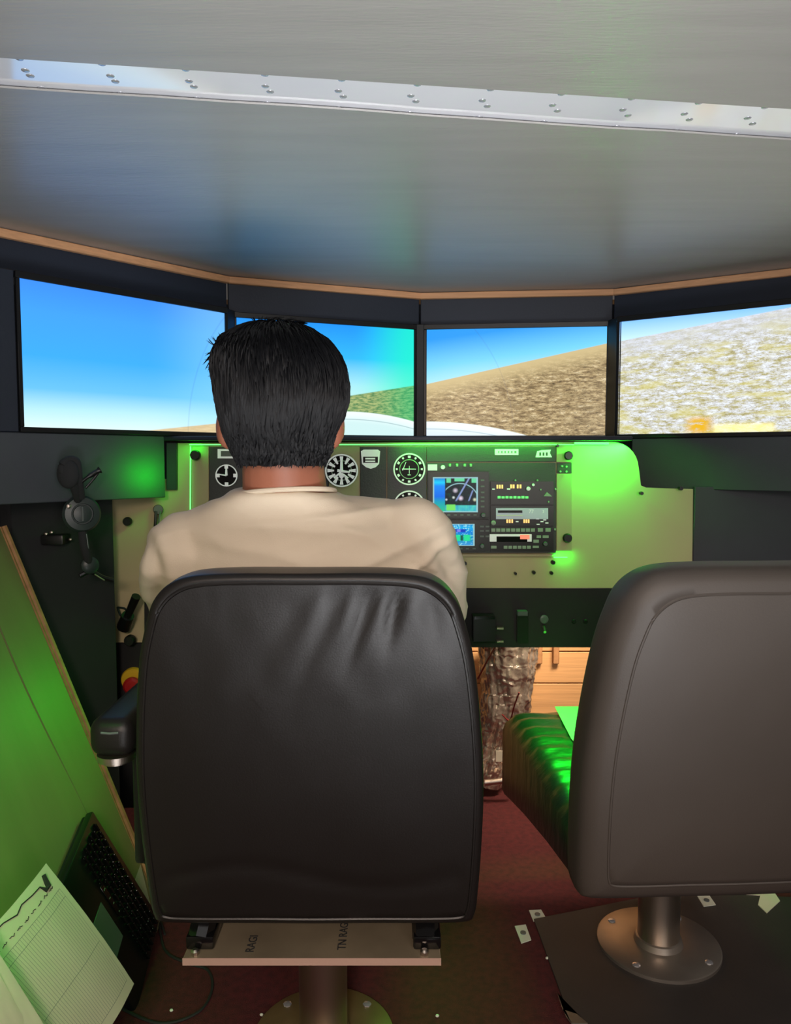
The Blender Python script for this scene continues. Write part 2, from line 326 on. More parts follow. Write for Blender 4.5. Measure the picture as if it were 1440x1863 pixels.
def screen_mat(k):
    b = NB('flight_view_%d' % k)
    if k == 0:
        sky = b.ramp(b.v, [(0, srgb(214, 240, 240)), (.13, srgb(178, 228, 248)), (.27, srgb(104, 190, 253)), (.5, srgb(62, 168, 252)), (.8, srgb(66, 158, 252)), (1, srgb(62, 140, 246))])
        sky = b.mix(b.m_('MULTIPLY', b.step(b.u, .55, 1.0), .35), sky, srgb(150, 220, 240))
        hz = b.m_('SUBTRACT', b.m_('MULTIPLY', b.m_('SUBTRACT', b.u, .56), .2), .0)
        ter = b.mix(b.noise(14, 90, -.1), srgb(178, 150, 104), srgb(240, 222, 180)); mk, d = b.ringmask(1.62, -.05, 1.5, .012)
    elif k == 1:
        sky = b.ramp(b.v, [(.2, srgb(196, 232, 214)), (.45, srgb(160, 222, 230)), (.7, srgb(50, 175, 242)), (1, srgb(34, 140, 240))])
        sky = b.mix(b.m_('MULTIPLY', b.step(b.u, .62, 1.0), .8), sky, srgb(30, 232, 190))
        hz = b.m_('ADD', b.m_('MULTIPLY', b.u, .30), .175)
        tn = b.noise(30, 60, -.25)
        ter = b.mix(b.step(tn, .35, .65), srgb(84, 128, 82), srgb(168, 180, 118)); ter = b.mix(b.m_('MULTIPLY', b.step(b.u, .72, 1), .7), ter, b.mix(tn, srgb(20, 110, 60), srgb(60, 220, 140)))
        mk, d = b.ringmask(.62, -.05, 1.5, .01)
    elif k == 2:
        sky = b.ramp(b.m_('SUBTRACT', b.v, b.m_('MULTIPLY', b.u, .2)), [(.45, srgb(172, 224, 240)), (.65, srgb(110, 200, 244)), (.9, srgb(36, 146, 232))])
        hz = b.m_('ADD', b.m_('MULTIPLY', b.u, .355), .49)
        n1 = b.noise(17, 36, -.22, 8, .72); n2 = b.noise(6, 16, -.3, 3, .5, 3)
        ter = b.ramp(n1, [(.33, srgb(66, 54, 36)), (.45, srgb(142, 120, 82)), (.55, srgb(186, 164, 120)), (.68, srgb(230, 214, 176))])
        ter = b.mix(b.m_('MULTIPLY', b.step(n2, .45, .7), .35), ter, srgb(120, 104, 70))
        rl = b.m_('ABSOLUTE', b.m_('SUBTRACT', b.noise(20, 46, -.2, 5, .6, 9), .5)); ter = b.mix(b.m_('MULTIPLY', b.m_('SUBTRACT', 1, b.step(rl, .0, .03)), .75), ter, srgb(70, 56, 34))
        ds = b.m_('SUBTRACT', hz, b.v); ter = b.mix(b.m_('SUBTRACT', 1, b.step(ds, .0, .22)), ter, srgb(196, 176, 128))
        mk, d = b.ringmask(-.38, -.05, 1.56, .01)
    else:
        sky = b.ramp(b.v, [(.8, srgb(190, 222, 246)), (1, srgb(120, 176, 244))])
        hz = b.m_('ADD', b.m_('MULTIPLY', b.u, .19), .83)
        n1 = b.noise(17, 30, -.2, 8, .78); n2 = b.noise(5, 12, -.3, 4, .6, 5)
        ter = b.ramp(n1, [(.30, srgb(110, 100, 62)), (.42, srgb(168, 162, 116)), (.52, srgb(196, 198, 200)), (.66, srgb(222, 232, 246))])
        rl = b.m_('ABSOLUTE', b.m_('SUBTRACT', b.noise(22, 40, -.2, 5, .65, 9), .5)); ter = b.mix(b.m_('MULTIPLY', b.m_('SUBTRACT', 1, b.step(rl, .0, .03)), .7), ter, srgb(124, 112, 74))
        ter = b.mix(b.m_('MULTIPLY', b.step(n2, .48, .66), .6), ter, srgb(190, 182, 104))
        ds = b.m_('SUBTRACT', hz, b.v); ter = b.mix(b.m_('MULTIPLY', b.m_('SUBTRACT', 1, b.step(ds, .0, .3)), .6), ter, srgb(186, 190, 200))
        ter = b.mix(b.m_('MULTIPLY', b.rect(.345, .445, .0, .13, .035), b.step(b.noise(30, 30), .3, .5)), ter, srgb(206, 160, 34))
        ter = b.mix(b.m_('MULTIPLY', b.rect(.46, .72, .0, .07, .02), .7), ter, srgb(246, 232, 150)); mk = None
    tm = b.step(b.m_('SUBTRACT', hz, b.v), -.006, .006)
    col = b.mix(tm, sky, ter)
    if mk is not None: col = b.mix(b.m_('MULTIPLY', mk, .16), col, srgb(60, 80, 110))
    if k in (1, 2):
        if k == 1: top = b.m_('SUBTRACT', .215, b.m_('MULTIPLY', b.m_('POWER', b.m_('MAXIMUM', b.m_('SUBTRACT', b.u, .62), 0.0), 2.0), .55))
        else: top = b.m_('SUBTRACT', .135, b.m_('MULTIPLY', b.m_('POWER', b.u, 2.0), .42))
        dd = b.m_('SUBTRACT', top, b.v); wcol = b.mix(b.step(dd, .0, .12), srgb(226, 240, 240), srgb(196, 226, 226) if k == 1 else srgb(206, 222, 236))
        seam = b.m_('SUBTRACT', 1, b.step(b.m_('ABSOLUTE', b.m_('SUBTRACT', dd, .07)), .0, .008)); wcol = b.mix(b.m_('MULTIPLY', seam, .5), wcol, srgb(90, 130, 140))
        col = b.mix(b.step(dd, -.006, .006), col, wcol)
    return b.done(col, (1.2, 1.25, 1.25, 1.5)[k])
def quad(name, pts, m, parent):
    bm = bmesh.new(); uv = bm.loops.layers.uv.new('uv'); f = bm.faces.new([bm.verts.new(p) for p in pts])
    for l, c in zip(f.loops, ((0, 0), (1, 0), (1, 1), (0, 1))): l[uv].uv = c
    return link(name, bm, m, parent, smooth=False, recalc=False)
MLAB = ['flat monitor at far left showing open blue sky', 'flat monitor behind the man\'s head showing sky and green-tinted hillside',
        'flat monitor right of the centre joint showing brown hillside and blue sky', 'flat monitor at far right showing overexposed pale scrubland']
for k, (a, b) in enumerate(SC):
    d = (b-a); d.z = 0; ln = d.length; d.normalize(); n = Vector((d.y, -d.x, 0)); rz = math.atan2(d.y, d.x)
    t = thing('monitor', MLAB[k], 'monitor', (a.x, a.y, ZB), rz, 'monitors in the curved row')
    hh = ZT-ZB; fw = .0095
    bm = bmesh.new()
    for lo, hi in (((-fw, -.006, -.012), (ln+fw, .004, 0)), ((-fw, -.006, hh), (ln+fw, .004, hh+.016)), ((-fw, -.006, 0), (0, .004, hh)), ((ln, -.006, 0), (ln+fw, .004, hh))):
        box(bm, lo, hi, .0012, 1)
    link('bezel', bm, M['bplastic'], t)
    link('back_shell', bx((.004, .004, .002), (ln-.004, .045, hh-.002), .008), M['black'], t)
    quad('screen', [(0, -.001, 0), (ln, -.001, 0), (ln, -.001, hh), (0, -.001, hh)], screen_mat(k), t)
# boards under the monitors
def along(a, b, px):          # intersection of the pixel column with the vertical plane through a,b
    d = (b-a); n = Vector((d.y, -d.x, 0)).normalized(); q = atp(px, 833, a, n); return q
def vboard(name, p, q, z0, z1, th, m, kind='structure', parent=None):
    d = Vector((q.x-p.x, q.y-p.y, 0)); ln = d.length; d.normalize(); n = Vector((d.y, -d.x, 0))
    mt = Matrix.Translation(Vector((p.x, p.y, 0))) @ Matrix(((d.x, -n.x, 0, 0), (d.y, -n.y, 0, 0), (0, 0, 1, 0), (0, 0, 0, 1)))
    bm = bmesh.new(); box(bm, (0, 0, z0), (ln, th, z1), .002, 1, mt); return link(name, bm, m, parent, kind=kind)
a, b = SC[0]; p = a+(a-b)*.45; q = along(a, b, 300)
vboard('trim_9', p, q, 1.045, ZB-.013, .014, M['apron'])
a, b = SC[3]; p = along(a, b, 1150); q = b+(b-a)*.2
vboard('trim_10', p, q, 1.06, ZB-.013, .014, M['apron'])
p, q = at(1265, 890, 2.19), at(1560, 890, 2.19)
vboard('trim_11', p, q, 0, 1.07, .02, M['apron'])
# black-felt side cabinet at the left
cab = thing('side_cabinet', 'tall black side cabinet left of the cream panel, below the monitors', 'cabinet')
cl, cr = at(22, 1000, 1.905), at(207, 1000, 2.05)
cc = vboard('cabinet_body', cl, cr, 0.0, 1.042, .16, M['cloth'], None, cab); cc.data.materials[0] = M['cloth']
p, q = SC[0][0]+(SC[0][0]-SC[0][1])*.45, SC[0][0]+(SC[0][0]-SC[0][1])*.018
vboard('trim_12', p, q, ZB-.012, ZT+.017, .014, M['navy'])
for k in range(3):
    p, q = SC[k][1], SC[k+1][0]; e = (q-p).normalized()*.004
    vboard('trim_%d' % (13+k), p-e, q+e, ZB-.012, ZT+.018, .01, M['black'])
link('trim_16', bx((-1.6, 2.60, .76), (1.7, 2.61, 1.66)), M['navy'], smooth=False, kind='structure')
# pine wall behind, under the monitors
link('wall_back', bx((-1.6, 2.72, 0), (1.7, 2.74, 1.7)), M['wood'], smooth=False, kind='structure')
bmw = bpy.data.objects['wall_back']
for i, z in enumerate((.0, .115, .23, .345, .46, .575)):
    link('plank', bx((.1, 2.708, z+.002), (1.05, 2.722, z+.113), .002, 1), M['wood'], bmw)
for x in (.50, .56):
    link('stud', bx((x, 2.69, .42), (x+.022, 2.709, .70), .002, 1), M['edge'], bmw)
# leaning side wall on the left with its wooden end edge
P1, P2 = at(22, 1000, 1.86), at(255, 1562, 1.86)
dirv = (P2-P1).normalized(); topp = P1-dirv*.06; bot = P1+dirv*((P1.z)/(-dirv.z))
nrm = Vector((-dirv.z, 0, dirv.x)); nrm = nrm if nrm.x > 0 else -nrm
bm = bmesh.new()
def wallp(t, s, y): return topp+(bot-topp)*t+nrm*s+Vector((0, y-1.86, 0))
# inner skin, gently rippled and seamed
nu, nv = 40, 60; g = []
for i in range(nu+1):
    y = 1.86-2.6*i/nu; row = []
    for j in range(nv+1):
        t = j/nv; s = .0025*noise.noise(Vector((y*1.6, t*1.2, 3)))+.0012*math.sin(t*5+y*2)
        row.append(bm.verts.new(wallp(t, s, y)))
    g.append(row)
for i in range(nu):
    for j in range(nv): bm.faces.new((g[i][j], g[i+1][j], g[i+1][j+1], g[i][j+1]))
wl = link('wall_left', bm, M['wall'], kind='structure')
bm = bmesh.new()
vs = [wallp(0, 0.002, 1.868), wallp(1, 0.002, 1.868), wallp(1, -.02, 1.868), wallp(0, -.02, 1.868)]
f = [bm.verts.new(v) for v in vs]; k_ = [bm.verts.new(v-Vector((0, .02, 0))) for v in vs]
bm.faces.new(f); bm.faces.new(k_[::-1])
for i in range(4): bm.faces.new((f[i], k_[i], k_[(i+1) % 4], f[(i+1) % 4]))
for v in bm.verts:                       # the strip's inner corner stands proud of the skin
    pass
link('edge_strip', bm, M['edge'], wl, smooth=False)
bm = bmesh.new(); tube(bm, [wallp(t, .001, 1.862-.0) for t in np.linspace(0, 1, 14)], .0085, 8); link('edge_bead', bm, M['edge'], wl)
for yy in (1.70,):
    bm = bmesh.new(); tube(bm, [wallp(t, -.0005, yy-.02*math.sin(t*6)) for t in np.linspace(0, 1, 24)], .0016, 6)
    link('seam', bm, mat('wall_seam', srgb(110, 108, 70), .8), wl)

# ------------------------------------------------------------------ instrument panel
PY = 2.12
ip = thing('instrument_panel', 'cream and black cockpit instrument panel with dials, radios and green LED edge', 'instrument panel', (0, PY, 0))
def part(name, bm, m, parent=ip, **k):
    for v in bm.verts: v.co.y -= PY
    return link(name, bm, m, parent, **k)
arc = [(1115+48*math.sin(t), 852-48*math.cos(t)) for t in np.linspace(0, PI/2, 8)]
part('cream_board', plate([(320, 806)]+arc+[(1166, 884), (1176, 888), (1262, 890), (1260, 1070), (262, 1070), (262, 1169), (204, 1169), (204, 872), (320, 872)], PY, .014, .0015), M['cream'], smooth=False)
part('left_tab', prect(303, 806, 321, 891, PY-.02, .014, .001), M['navy'], smooth=False)
part('lower_board', prect(262, 1071, 1262, 1178, PY+.004, .012, .001), M['black'], smooth=False)
part('lower_side_board', prect(204, 1170, 330, 1470, PY+.004, .012, .001), M['black'], smooth=False)
part('cheek_plate', prect(349, 812, 380, 1005, PY-.008, .007, .001), M['cream2'], smooth=False)
part('cheek_plate', prect(1013, 862, 1041, 1002, PY-.008, .007, .001), M['cream2'], smooth=False)
part('cheek_plate', prect(1013, 810, 1042, 841, PY-.008, .007, .001), M['cream2'], smooth=False)
part('dial_plate', prect(381, 813, 598, 1005, PY-.010, .009, .001), M['panel'], smooth=False)
part('cream_insert', prect(599, 813, 655, 1005, PY-.008, .007, .001), M['cream2'], smooth=False)
part('dial_plate', prect(656, 813, 703, 1005, PY-.010, .009, .001), M['panel'], smooth=False)
part('dial_plate', prect(705, 813, 776, 1005, PY-.013, .012, .001), M['panel'], smooth=False)
part('header_plate', prect(777, 813, 1012, 840, PY-.011, .010, .001), M['panel'], smooth=False)
part('radio_plate', prect(777, 842, 1012, 1006, PY-.013, .012, .001), M['panel'], smooth=False)
part('lower_ledge', prect(600, 1008, 1012, 1013, PY-.012, .012, .001), M['cream2'], smooth=False)
def knob(px, py, r, d=.02, m='bplastic', parent=None, name='knob', Y=PY-.008):
    c = at(px, py, Y); bm = bmesh.new()
    lathe(bm, c, (0, -1, 0), [(0, r*.7), (d*.35, r*.72), (d*.4, r), (d*.85, r), (d, r*.82), (d, r*.3)], 22)
    return part(name, bm, M[m], parent or ip)
for px, py, r in ((358, 828, .014), (1033, 829, .012), (1031, 978, .0125), (235, 948, .012), (846, 1024, .005), (1005, 1022, .006), (970, 1040, .005), (1002, 1041, .005), (937, 1042, .004), (1013, 799+12, .004), (1165, 897, .005), (1236, 888, .006)):
    knob(px, py, r)
def gauge(px, py, rpx, marks, style, Y=PY-.013):
    s = Y/F*1.0; c = xz((px, py), Y); r = rpx*s
    bm = bmesh.new(); disc(bm, c, r, Y-.004, Y); gp = part('gauge', bm, M['gloss'], smooth=False)
    bm = bmesh.new(); ring(bm, c, r, r*.09, Y-.007, Y-.003); part('bezel_ring', bm, M['white'], gp)
    if style != 'quad':
        bm = bmesh.new(); ring(bm, c, r*.62, r*.05, Y-.0055, Y-.003); part('inner_ring', bm, M['mark'], gp)
    bm = bmesh.new()
    for i in range(marks):
        an = 2*PI*i/marks; u = Vector((math.sin(an), 0, math.cos(an))); w = Vector((u.z, 0, -u.x)); cc_ = Vector((c[0], Y-.005, c[1]))
        if style == 'quad': r0, r1, hw, hw2 = .62, .94, .16, .16
        elif style == 'compass': r0, r1, hw, hw2 = .45, .86, .05, .11
        else: r0, r1, hw, hw2 = .70, .84, .075, .085
        if style == 'vor' and i % 2: r0, hw, hw2 = .72, .05, .06
        q = [cc_+u*r*r0-w*r*hw, cc_+u*r*r0+w*r*hw, cc_+u*r*r1+w*r*hw2, cc_+u*r*r1-w*r*hw2]
        vs = [bm.verts.new(v) for v in q]; vb = [bm.verts.new(v-Vector((0, .0008, 0))) for v in q]
        bm.faces.new(vb); bm.faces.new(vs[::-1])
        for k in range(4): bm.faces.new((vs[k], vb[k], vb[(k+1) % 4], vs[(k+1) % 4]))
    part('dial_marks', bm, M['white'], gp, smooth=False)
    def bar(a0_, b0_, a1_, b1_, w, name='needle'):
        A = Vector((c[0]+a0_*r, Y-.0065, c[1]+b0_*r)); B = Vector((c[0]+a1_*r, Y-.0065, c[1]+b1_*r)); bm = bmesh.new(); cyl(bm, A, B, w*r, w*r*.6, 8); part(name, bm, M['white'], gp)
    if style == 'quad': bar(0, 0, -.8, .12, .07); bar(0, 0, .0, .75, .12); 
    elif style == 'compass': bar(0, -.05, 0, .8, .1); bar(-.25, 0, .5, -.1, .09); bar(-.45, -.45, -.05, -.1, .07); bar(.1, -.25, .4, -.45, .07); bm = bmesh.new(); disc(bm, (c[0], c[1]-.3*r), .16*r, Y-.008, Y-.004); part('hub', bm, M['white'], gp, smooth=False)
    else: bar(-.45, 0, .42, 0, .035); bar(-.42, -.08, -.2, .45, .025); bar(0, -.3, 0, .2, .02); bar(-.1, -.36, .1, -.36, .03)
    return gp
gauge(413, 865, 20, 4, 'quad'); gauge(622, 856, 30, 12, 'compass'); gauge(745, 853.5, 29, 12, 'vor'); gauge(745, 921, 29, 12, 'vor')
gauge(480, 865, 26, 12, 'vor'); gauge(480, 940, 26, 12, 'vor'); gauge(550, 930, 26, 12, 'vor'); gauge(622, 935, 30, 12, 'compass')
# shield-shaped warning placard
sh = plate([(657, 821), (662, 818), (688, 818), (692, 821), (690, 844), (684, 850), (675, 853), (666, 850), (659, 844)], PY-.013, .003, .001)
sh = part('shield_plate', sh, M['white'], smooth=False)
part('shield_window', prect(661, 831, 688, 842, PY-.0145, .002), M['gloss'], sh, smooth=False)
part('shield_label', prect(665, 833, 683, 835.8, PY-.0155, .002), M['white'], sh, smooth=False)
part('shield_label', prect(665, 838, 683, 840.5, PY-.0155, .002), M['white'], sh, smooth=False)
# labels
def label(x0, y0, x1, y1, Y=PY-.013, inner=True, m='white'):
    l = part('label_plate', prect(x0, y0, x1, y1, Y, .002, .0006), M[m], smooth=False)
    if inner: part('label_window', prect(x0+6, y0+3.6, x1-4, y1-3.6, Y-.0006, .001), M['grey'], l, smooth=False)
    return l
label(396, 817, 430, 834); label(901, 817, 944, 828)
for i in range(5): part('raised_letter', prect(909+i*6, 820.5, 912.5+i*6, 825, PY-.0155, .002), M['white'], smooth=False)
part('emblem_plate', plate([(975, 832), (978, 821), (985, 819), (1003, 818), (1001, 824), (1005, 832)], PY-.013, .002), M['white'], smooth=False)
for i in range(3): part('emblem_stroke', prect(982+i*6, 823, 985+i*6, 829, PY-.0145, .002), M['panel'], smooth=False)
label(779, 845, 796, 856, PY-.015, False); knob(806, 850, .006, .01, 'white')
for x in (819, 832, 846, 857): part('toggle', bx(at(x-2, 848, PY-.022)-Vector((0, 0, .002)), at(x+2, 845, PY-.013)+Vector((0, .0, .002)), .001), M['mark'])
for x in range(800, 872, 13): part('legend_mark', prect(x, 861, x+7, 862.5, PY-.0145, .002), M['mark'], smooth=False)
# large navigation display
def nav_mat(kind):
    b = NB('nav_display_%d' % kind)
    if kind == 0:
        col = (.004, .012, .018, 1.0)
        n = b.noise(9, 9, 0, 3); col = b.mix(b.step(n, .5, .7), col, srgb(10, 60, 52))
        col = b.mix(b.rect(.0, .27, 0, 1, .01), col, b.ramp(b.v, [(0, srgb(40, 200, 130)), (.3, srgb(0, 160, 190)), (.45, srgb(0, 110, 235)), (.75, srgb(0, 140, 250)), (.85, srgb(0, 210, 255)), (1, srgb(0, 90, 200))]))
        col = b.mix(b.rect(.27, 1, 0, .2, .02), col, b.mix(b.noise(14, 8, 0, 2), srgb(0, 120, 200), srgb(90, 235, 190)))
        col = b.mix(b.rect(.3, .5, .05, .22, .02), col, srgb(120, 230, 100))
        for (x0, x1, y0, y1) in ((.3, .4, .84, .97), (.48, .7, .88, .98), (.86, .98, .84, .97)): col = b.mix(b.rect(x0, x1, y0, y1, .015), col, srgb(100, 220, 160))
        mk, d = b.ringmask(.6, .3, .52, .025, 1.25); up = b.step(b.v, .28, .34); col = b.mix(b.m_('MULTIPLY', mk, b.m_('MULTIPLY', up, b.step(b.u, .27, .3))), col, srgb(150, 200, 205))
        for (cu, cv, r, c) in ((.5, .62, .06, (210, 200, 215)), (.62, .4, .06, (235, 220, 240)), (.46, .42, .035, (220, 235, 225)), (.93, .36, .045, (220, 225, 190)), (.3, .36, .03, (220, 230, 230))):
            mk, d = b.ringmask(cu, cv, 0, r*1.6, 1.25); col = b.mix(mk, col, srgb(*c))
        l1 = b.m_('ABSOLUTE', b.m_('SUBTRACT', b.u, b.m_('ADD', b.m_('MULTIPLY', b.v, .45), .37))); col = b.mix(b.m_('MULTIPLY', b.m_('SUBTRACT', 1, b.step(l1, .01, .03)), b.step(b.v, .3, .35)), col, srgb(130, 150, 200))
        l1 = b.m_('ABSOLUTE', b.m_('SUBTRACT', b.u, b.m_('ADD', b.m_('MULTIPLY', b.v, .3), .7))); col = b.mix(b.m_('MULTIPLY', b.m_('MULTIPLY', b.m_('SUBTRACT', 1, b.step(l1, .01, .025)), b.step(b.v, .3, .35)), b.m_('SUBTRACT', 1, b.step(b.v, .6, .65))), col, srgb(120, 140, 190))
    else:
        col = b.ramp(b.v, [(0, srgb(60, 150, 230)), (.3, srgb(0, 150, 190)), (.6, srgb(0, 130, 220)), (.85, srgb(0, 175, 235)), (1, srgb(0, 120, 200))])
        col = b.mix(b.m_('MULTIPLY', b.step(b.noise(18, 14, 0, 2), .55, .62), .8), col, srgb(150, 235, 240))
        for x in (.38, .6, .82): col = b.mix(b.rect(x-.07, x+.08, .22, .5, .03), col, srgb(30, 225, 150))
        for x in (.49, .71): col = b.mix(b.rect(x-.03, x+.03, .24, .48, .02), col, srgb(0, 90, 60))
        col = b.mix(b.rect(.35, .8, .62, .76, .02), col, srgb(0, 60, 190)); col = b.mix(b.rect(.6, .68, .63, .75, .02), col, srgb(130, 130, 240))
        for y in (.9, .8): col = b.mix(b.m_('MULTIPLY', b.rect(.2, .9, y-.02, y+.02, .01), b.step(b.noise(30, 2, 0, 1), .5, .55)), col, srgb(170, 240, 250))
        col = b.mix(b.rect(.4, .6, .06, .14, .02), col, srgb(160, 190, 240))
    col = b.mix(b.m_('SUBTRACT', 1, b.rect(.03, .965, .03, .965, .01)), col, srgb(150, 200, 205))
    return b.done(col, 1.0)
def display(x0, y0, x1, y1, k, frame):
    Y = PY-.013; fr_ = part('navigation_unit', prect(frame[0], frame[1], frame[2], frame[3], Y-.012, .012, .002), M['bplastic'])
    q = [at(x0, y1, Y-.0125), at(x1, y1, Y-.0125), at(x1, y0, Y-.0125), at(x0, y0, Y-.0125)]
    for v in q: v.y -= PY
    quad('display_screen', q, nav_mat(k), fr_); return fr_
n1 = display(788, 868, 870, 932, 0, (779, 858, 890, 942)); n2 = display(784, 953, 864, 993, 1, (779, 946, 890, 1003))
for n_, ys in ((n1, (874, 885, 896, 905, 912, 922)), (n2, (958, 966, 976))):
    for y in ys:
        for x in ((876, 886) if n_ is n2 else (877,)): part('button', prect(x-2, y-1.5, x+5, y+1.5, PY-.0275, .003, .0005), M['grey'], n_)
for x in range(790, 872, 12): part('button', prect(x, 935.5, x+6, 938.5, PY-.0275, .003, .0005), M['grey'], n1)
for x in range(800, 862, 12): part('button', prect(x, 997, x+6, 999.5, PY-.0275, .003, .0005), M['grey'], n2)
knob(879, 937, .006, .014, 'grey', n1, Y=PY-.025); knob(877, 993, .006, .014, 'grey', n2, Y=PY-.025)
# radio stack
def unit(x0, y0, x1, y1, name='radio_unit'): return part(name, prect(x0, y0, x1, y1, PY-.02, .008, .0015), M['bplastic'])
def bit(nm, x0, y0, x1, y1, m, parent, Y=PY-.0215): return part(nm, prect(x0, y0, x1, y1, Y, .002, .0004), M[m], parent, smooth=False)
r1_ = unit(893, 876, 1008, 918); r2_ = unit(893, 920, 1008, 957); r3_ = unit(893, 959, 1008, 1003)
for x in (904, 908.5, 913): bit('digit', x, 882, x+3, 889, 'amber', r1_)
for x in (929, 933.5, 941, 946): bit('digit', x, 881.5, x+3.2, 888.5, 'amber', r1_)
bit('marker', 896, 889, 901, 891, 'white', r1_); bit('marker', 923, 888.5, 929, 891, 'white', r1_)
for px, py, r in ((961, 889, .0055), (970, 882, .0035)): knob(px, py, r, .012, 'white', r1_, Y=PY-.02)
for px, py in ((938, 874), (978, 874), (984, 891), (998, 913)): knob(px, py, .0025, .006, 'mark', r1_, Y=PY-.02)
for i in range(8): bit('lit_button', 906+i*7.2, 902.5+(i % 2)*.6, 911.5+i*7.2, 907, 'greenlit', r1_)
part('pointer_knob', plate([(990, 903), (996, 895.5), (1004, 902), (1005, 903.5)], PY-.026, .006, .001), M['mark'], r1_)
dp = bit('display_window', 903, 924.5, 998, 944.5, 'silver', r2_)
bit('dark_readout', 906.5, 928.5, 951, 933, 'gloss', dp, PY-.0225); bit('light_bar', 904, 937.5, 951, 938.8, 'paper', dp, PY-.0225)
p_ = at(967, 931, PY-.024); text('77', .014, (p_.x, p_.y-PY, p_.z), (PI/2, 0, 0), M['white'], 'digits', dp)
p_ = at(989, 931, PY-.024); text('3', .011, (p_.x, p_.y-PY, p_.z), (PI/2, 0, 0), M['white'], 'digits', dp)
for x in (922, 926.5, 931): bit('digit', x, 945, x+3, 951.5, 'amber', r2_)
for x in (953, 957, 961): bit('digit', x, 945, x+3, 951.5, 'amber', r2_)
bit('marker', 939, 948, 944, 950, 'white', r2_)
for x, y in ((976, 943), (984, 948), (993, 950.5), (977, 953), (989, 945)): bit('marker', x, y, x+5.5, y+2, 'white', r2_)
knob(898, 951, .0065, .006, 'mark', r2_, Y=PY-.02)
for i in range(9): bit('button', 894.5+i*9, 961.5, 901.8+i*9, 967.5, 'mark', r3_)
for x in (979, 993): bit('button', x, 961, x+9.5, 967.5, 'mark', r3_)
rd = bit('display_window', 891.5, 972, 968, 985.5, 'white', r3_); bit('dark_readout', 904, 976, 960, 986, 'gloss', rd, PY-.0225)
bit('lit_readout', 947, 973, 964, 981, 'redled', rd, PY-.0235)
for i in range(6): bit('button', 917+i*8.5, 993, 923.8+i*8.5, 998.5, 'mark', r3_)
bit('button', 894, 993, 904, 998, 'mark', r3_); bit('button', 970, 993, 981, 997, 'mark', r3_); bit('button', 977, 974, 985, 979, 'mark', r3_); bit('button', 988, 974, 999, 979, 'mark', r3_)
bit('button', 971, 982, 981, 987.5, 'mark', r3_); knob(992, 989, .006, .012, 'grey', r3_, Y=PY-.02)
for px, py in ((1023, 848), (1031, 849), (1020, 858), (1031, 858), (1011, 890), (1010, 963)): knob(px, py, .003, .004, 'mark', Y=PY-.013)
part('corner_plate', prect(1014, 842, 1041, 861, PY-.006, .006, .001), M['panel'], smooth=False)
# lower board controls
def ctl(nm, x0, y0, x1, y1, d, m, parent=ip): return part(nm, prect(x0, y0, x1, y1, PY-d, d, .002), M[m], parent)
tq = ctl('throttle_quadrant', 862, 1122, 902, 1168, .05, 'bplastic')
part('quadrant_cap', prect(864, 1122, 901, 1127, PY-.06, .012, .002), M['gloss'], tq)
for y in (1144, 1168): ctl('stud', 905, y-2, 917, y+2, .02, 'steel')
sw = ctl('lever_slot', 941, 1114, 962, 1170, .012, 'bplastic'); part('lever', prect(943, 1113, 961, 1121, PY-.04, .03, .003), M['grey'], sw)
ky = knob(990, 1126, .012, .008, 'grey', Y=PY); bm = bmesh.new(); cyl(bm, at(990, 1140, PY), at(992, 1150, PY-.03), .006, .004, 10); part('key', bm, M['steel'])
for x in (1044, 1065): knob(x, 1130, .006, .008, 'bplastic', Y=PY)
# left controls
bm = bmesh.new(); cyl(bm, at(288, 927, PY), at(288, 927, PY-.03), .014, .012, 20); part('lamp_socket', bm, M['hs'])
bm = bmesh.new(); tube(bm, spline([at(284, 930, PY-.03), at(282, 960, PY-.035), at(276, 990, PY-.03), at(272, 1050, PY-.01)], 6), .0042, 8); part('cable', bm, M['bplastic'])
bm = bmesh.new(); tube(bm, spline([at(292, 930, PY-.03), at(288, 960, PY-.04), at(284, 1010, PY-.03)], 6), .002, 8); part('cable', bm, M['grey'])
bm = bmesh.new(); cyl(bm, at(248, 1085, PY-.09), at(232, 1122, PY-.06), .012, .010, 12); cyl(bm, at(233, 1120, PY-.06), at(226, 1140, PY-.03), .017, .02, 12); part('lever_grip', bm, M['bplastic'])
bm = bmesh.new(); tube(bm, spline([at(214, 1105, PY-.01), at(220, 1120, PY-.03), at(232, 1122, PY-.04), at(228, 1108, PY-.02), at(214, 1105, PY-.01)], 6), .003, 6); part('wire_loop', bm, M['hs'])
knob(241, 1162, .015, .03)
# emergency stop
es = thing('emergency_stop', 'red emergency stop button on yellow ring beside the left chair back', 'button')
c = at(241, 1238, PY-.012); bm = bmesh.new(); lathe(bm, c+Vector((0, .016, 0)), (0, -1, 0), [(0, .034), (.012, .034), (.016, .031), (.017, .02)], 30); link('yellow_ring', bm, M['yellow'], es)
bm = bmesh.new(); lathe(bm, c+Vector((.004, 0, -.006)), (.12, -1, -.1), [(0, .013), (.014, .013), (.018, .024), (.028, .024), (.034, .018), (.035, .005)], 26); link('mushroom_head', bm, M['red'], es)
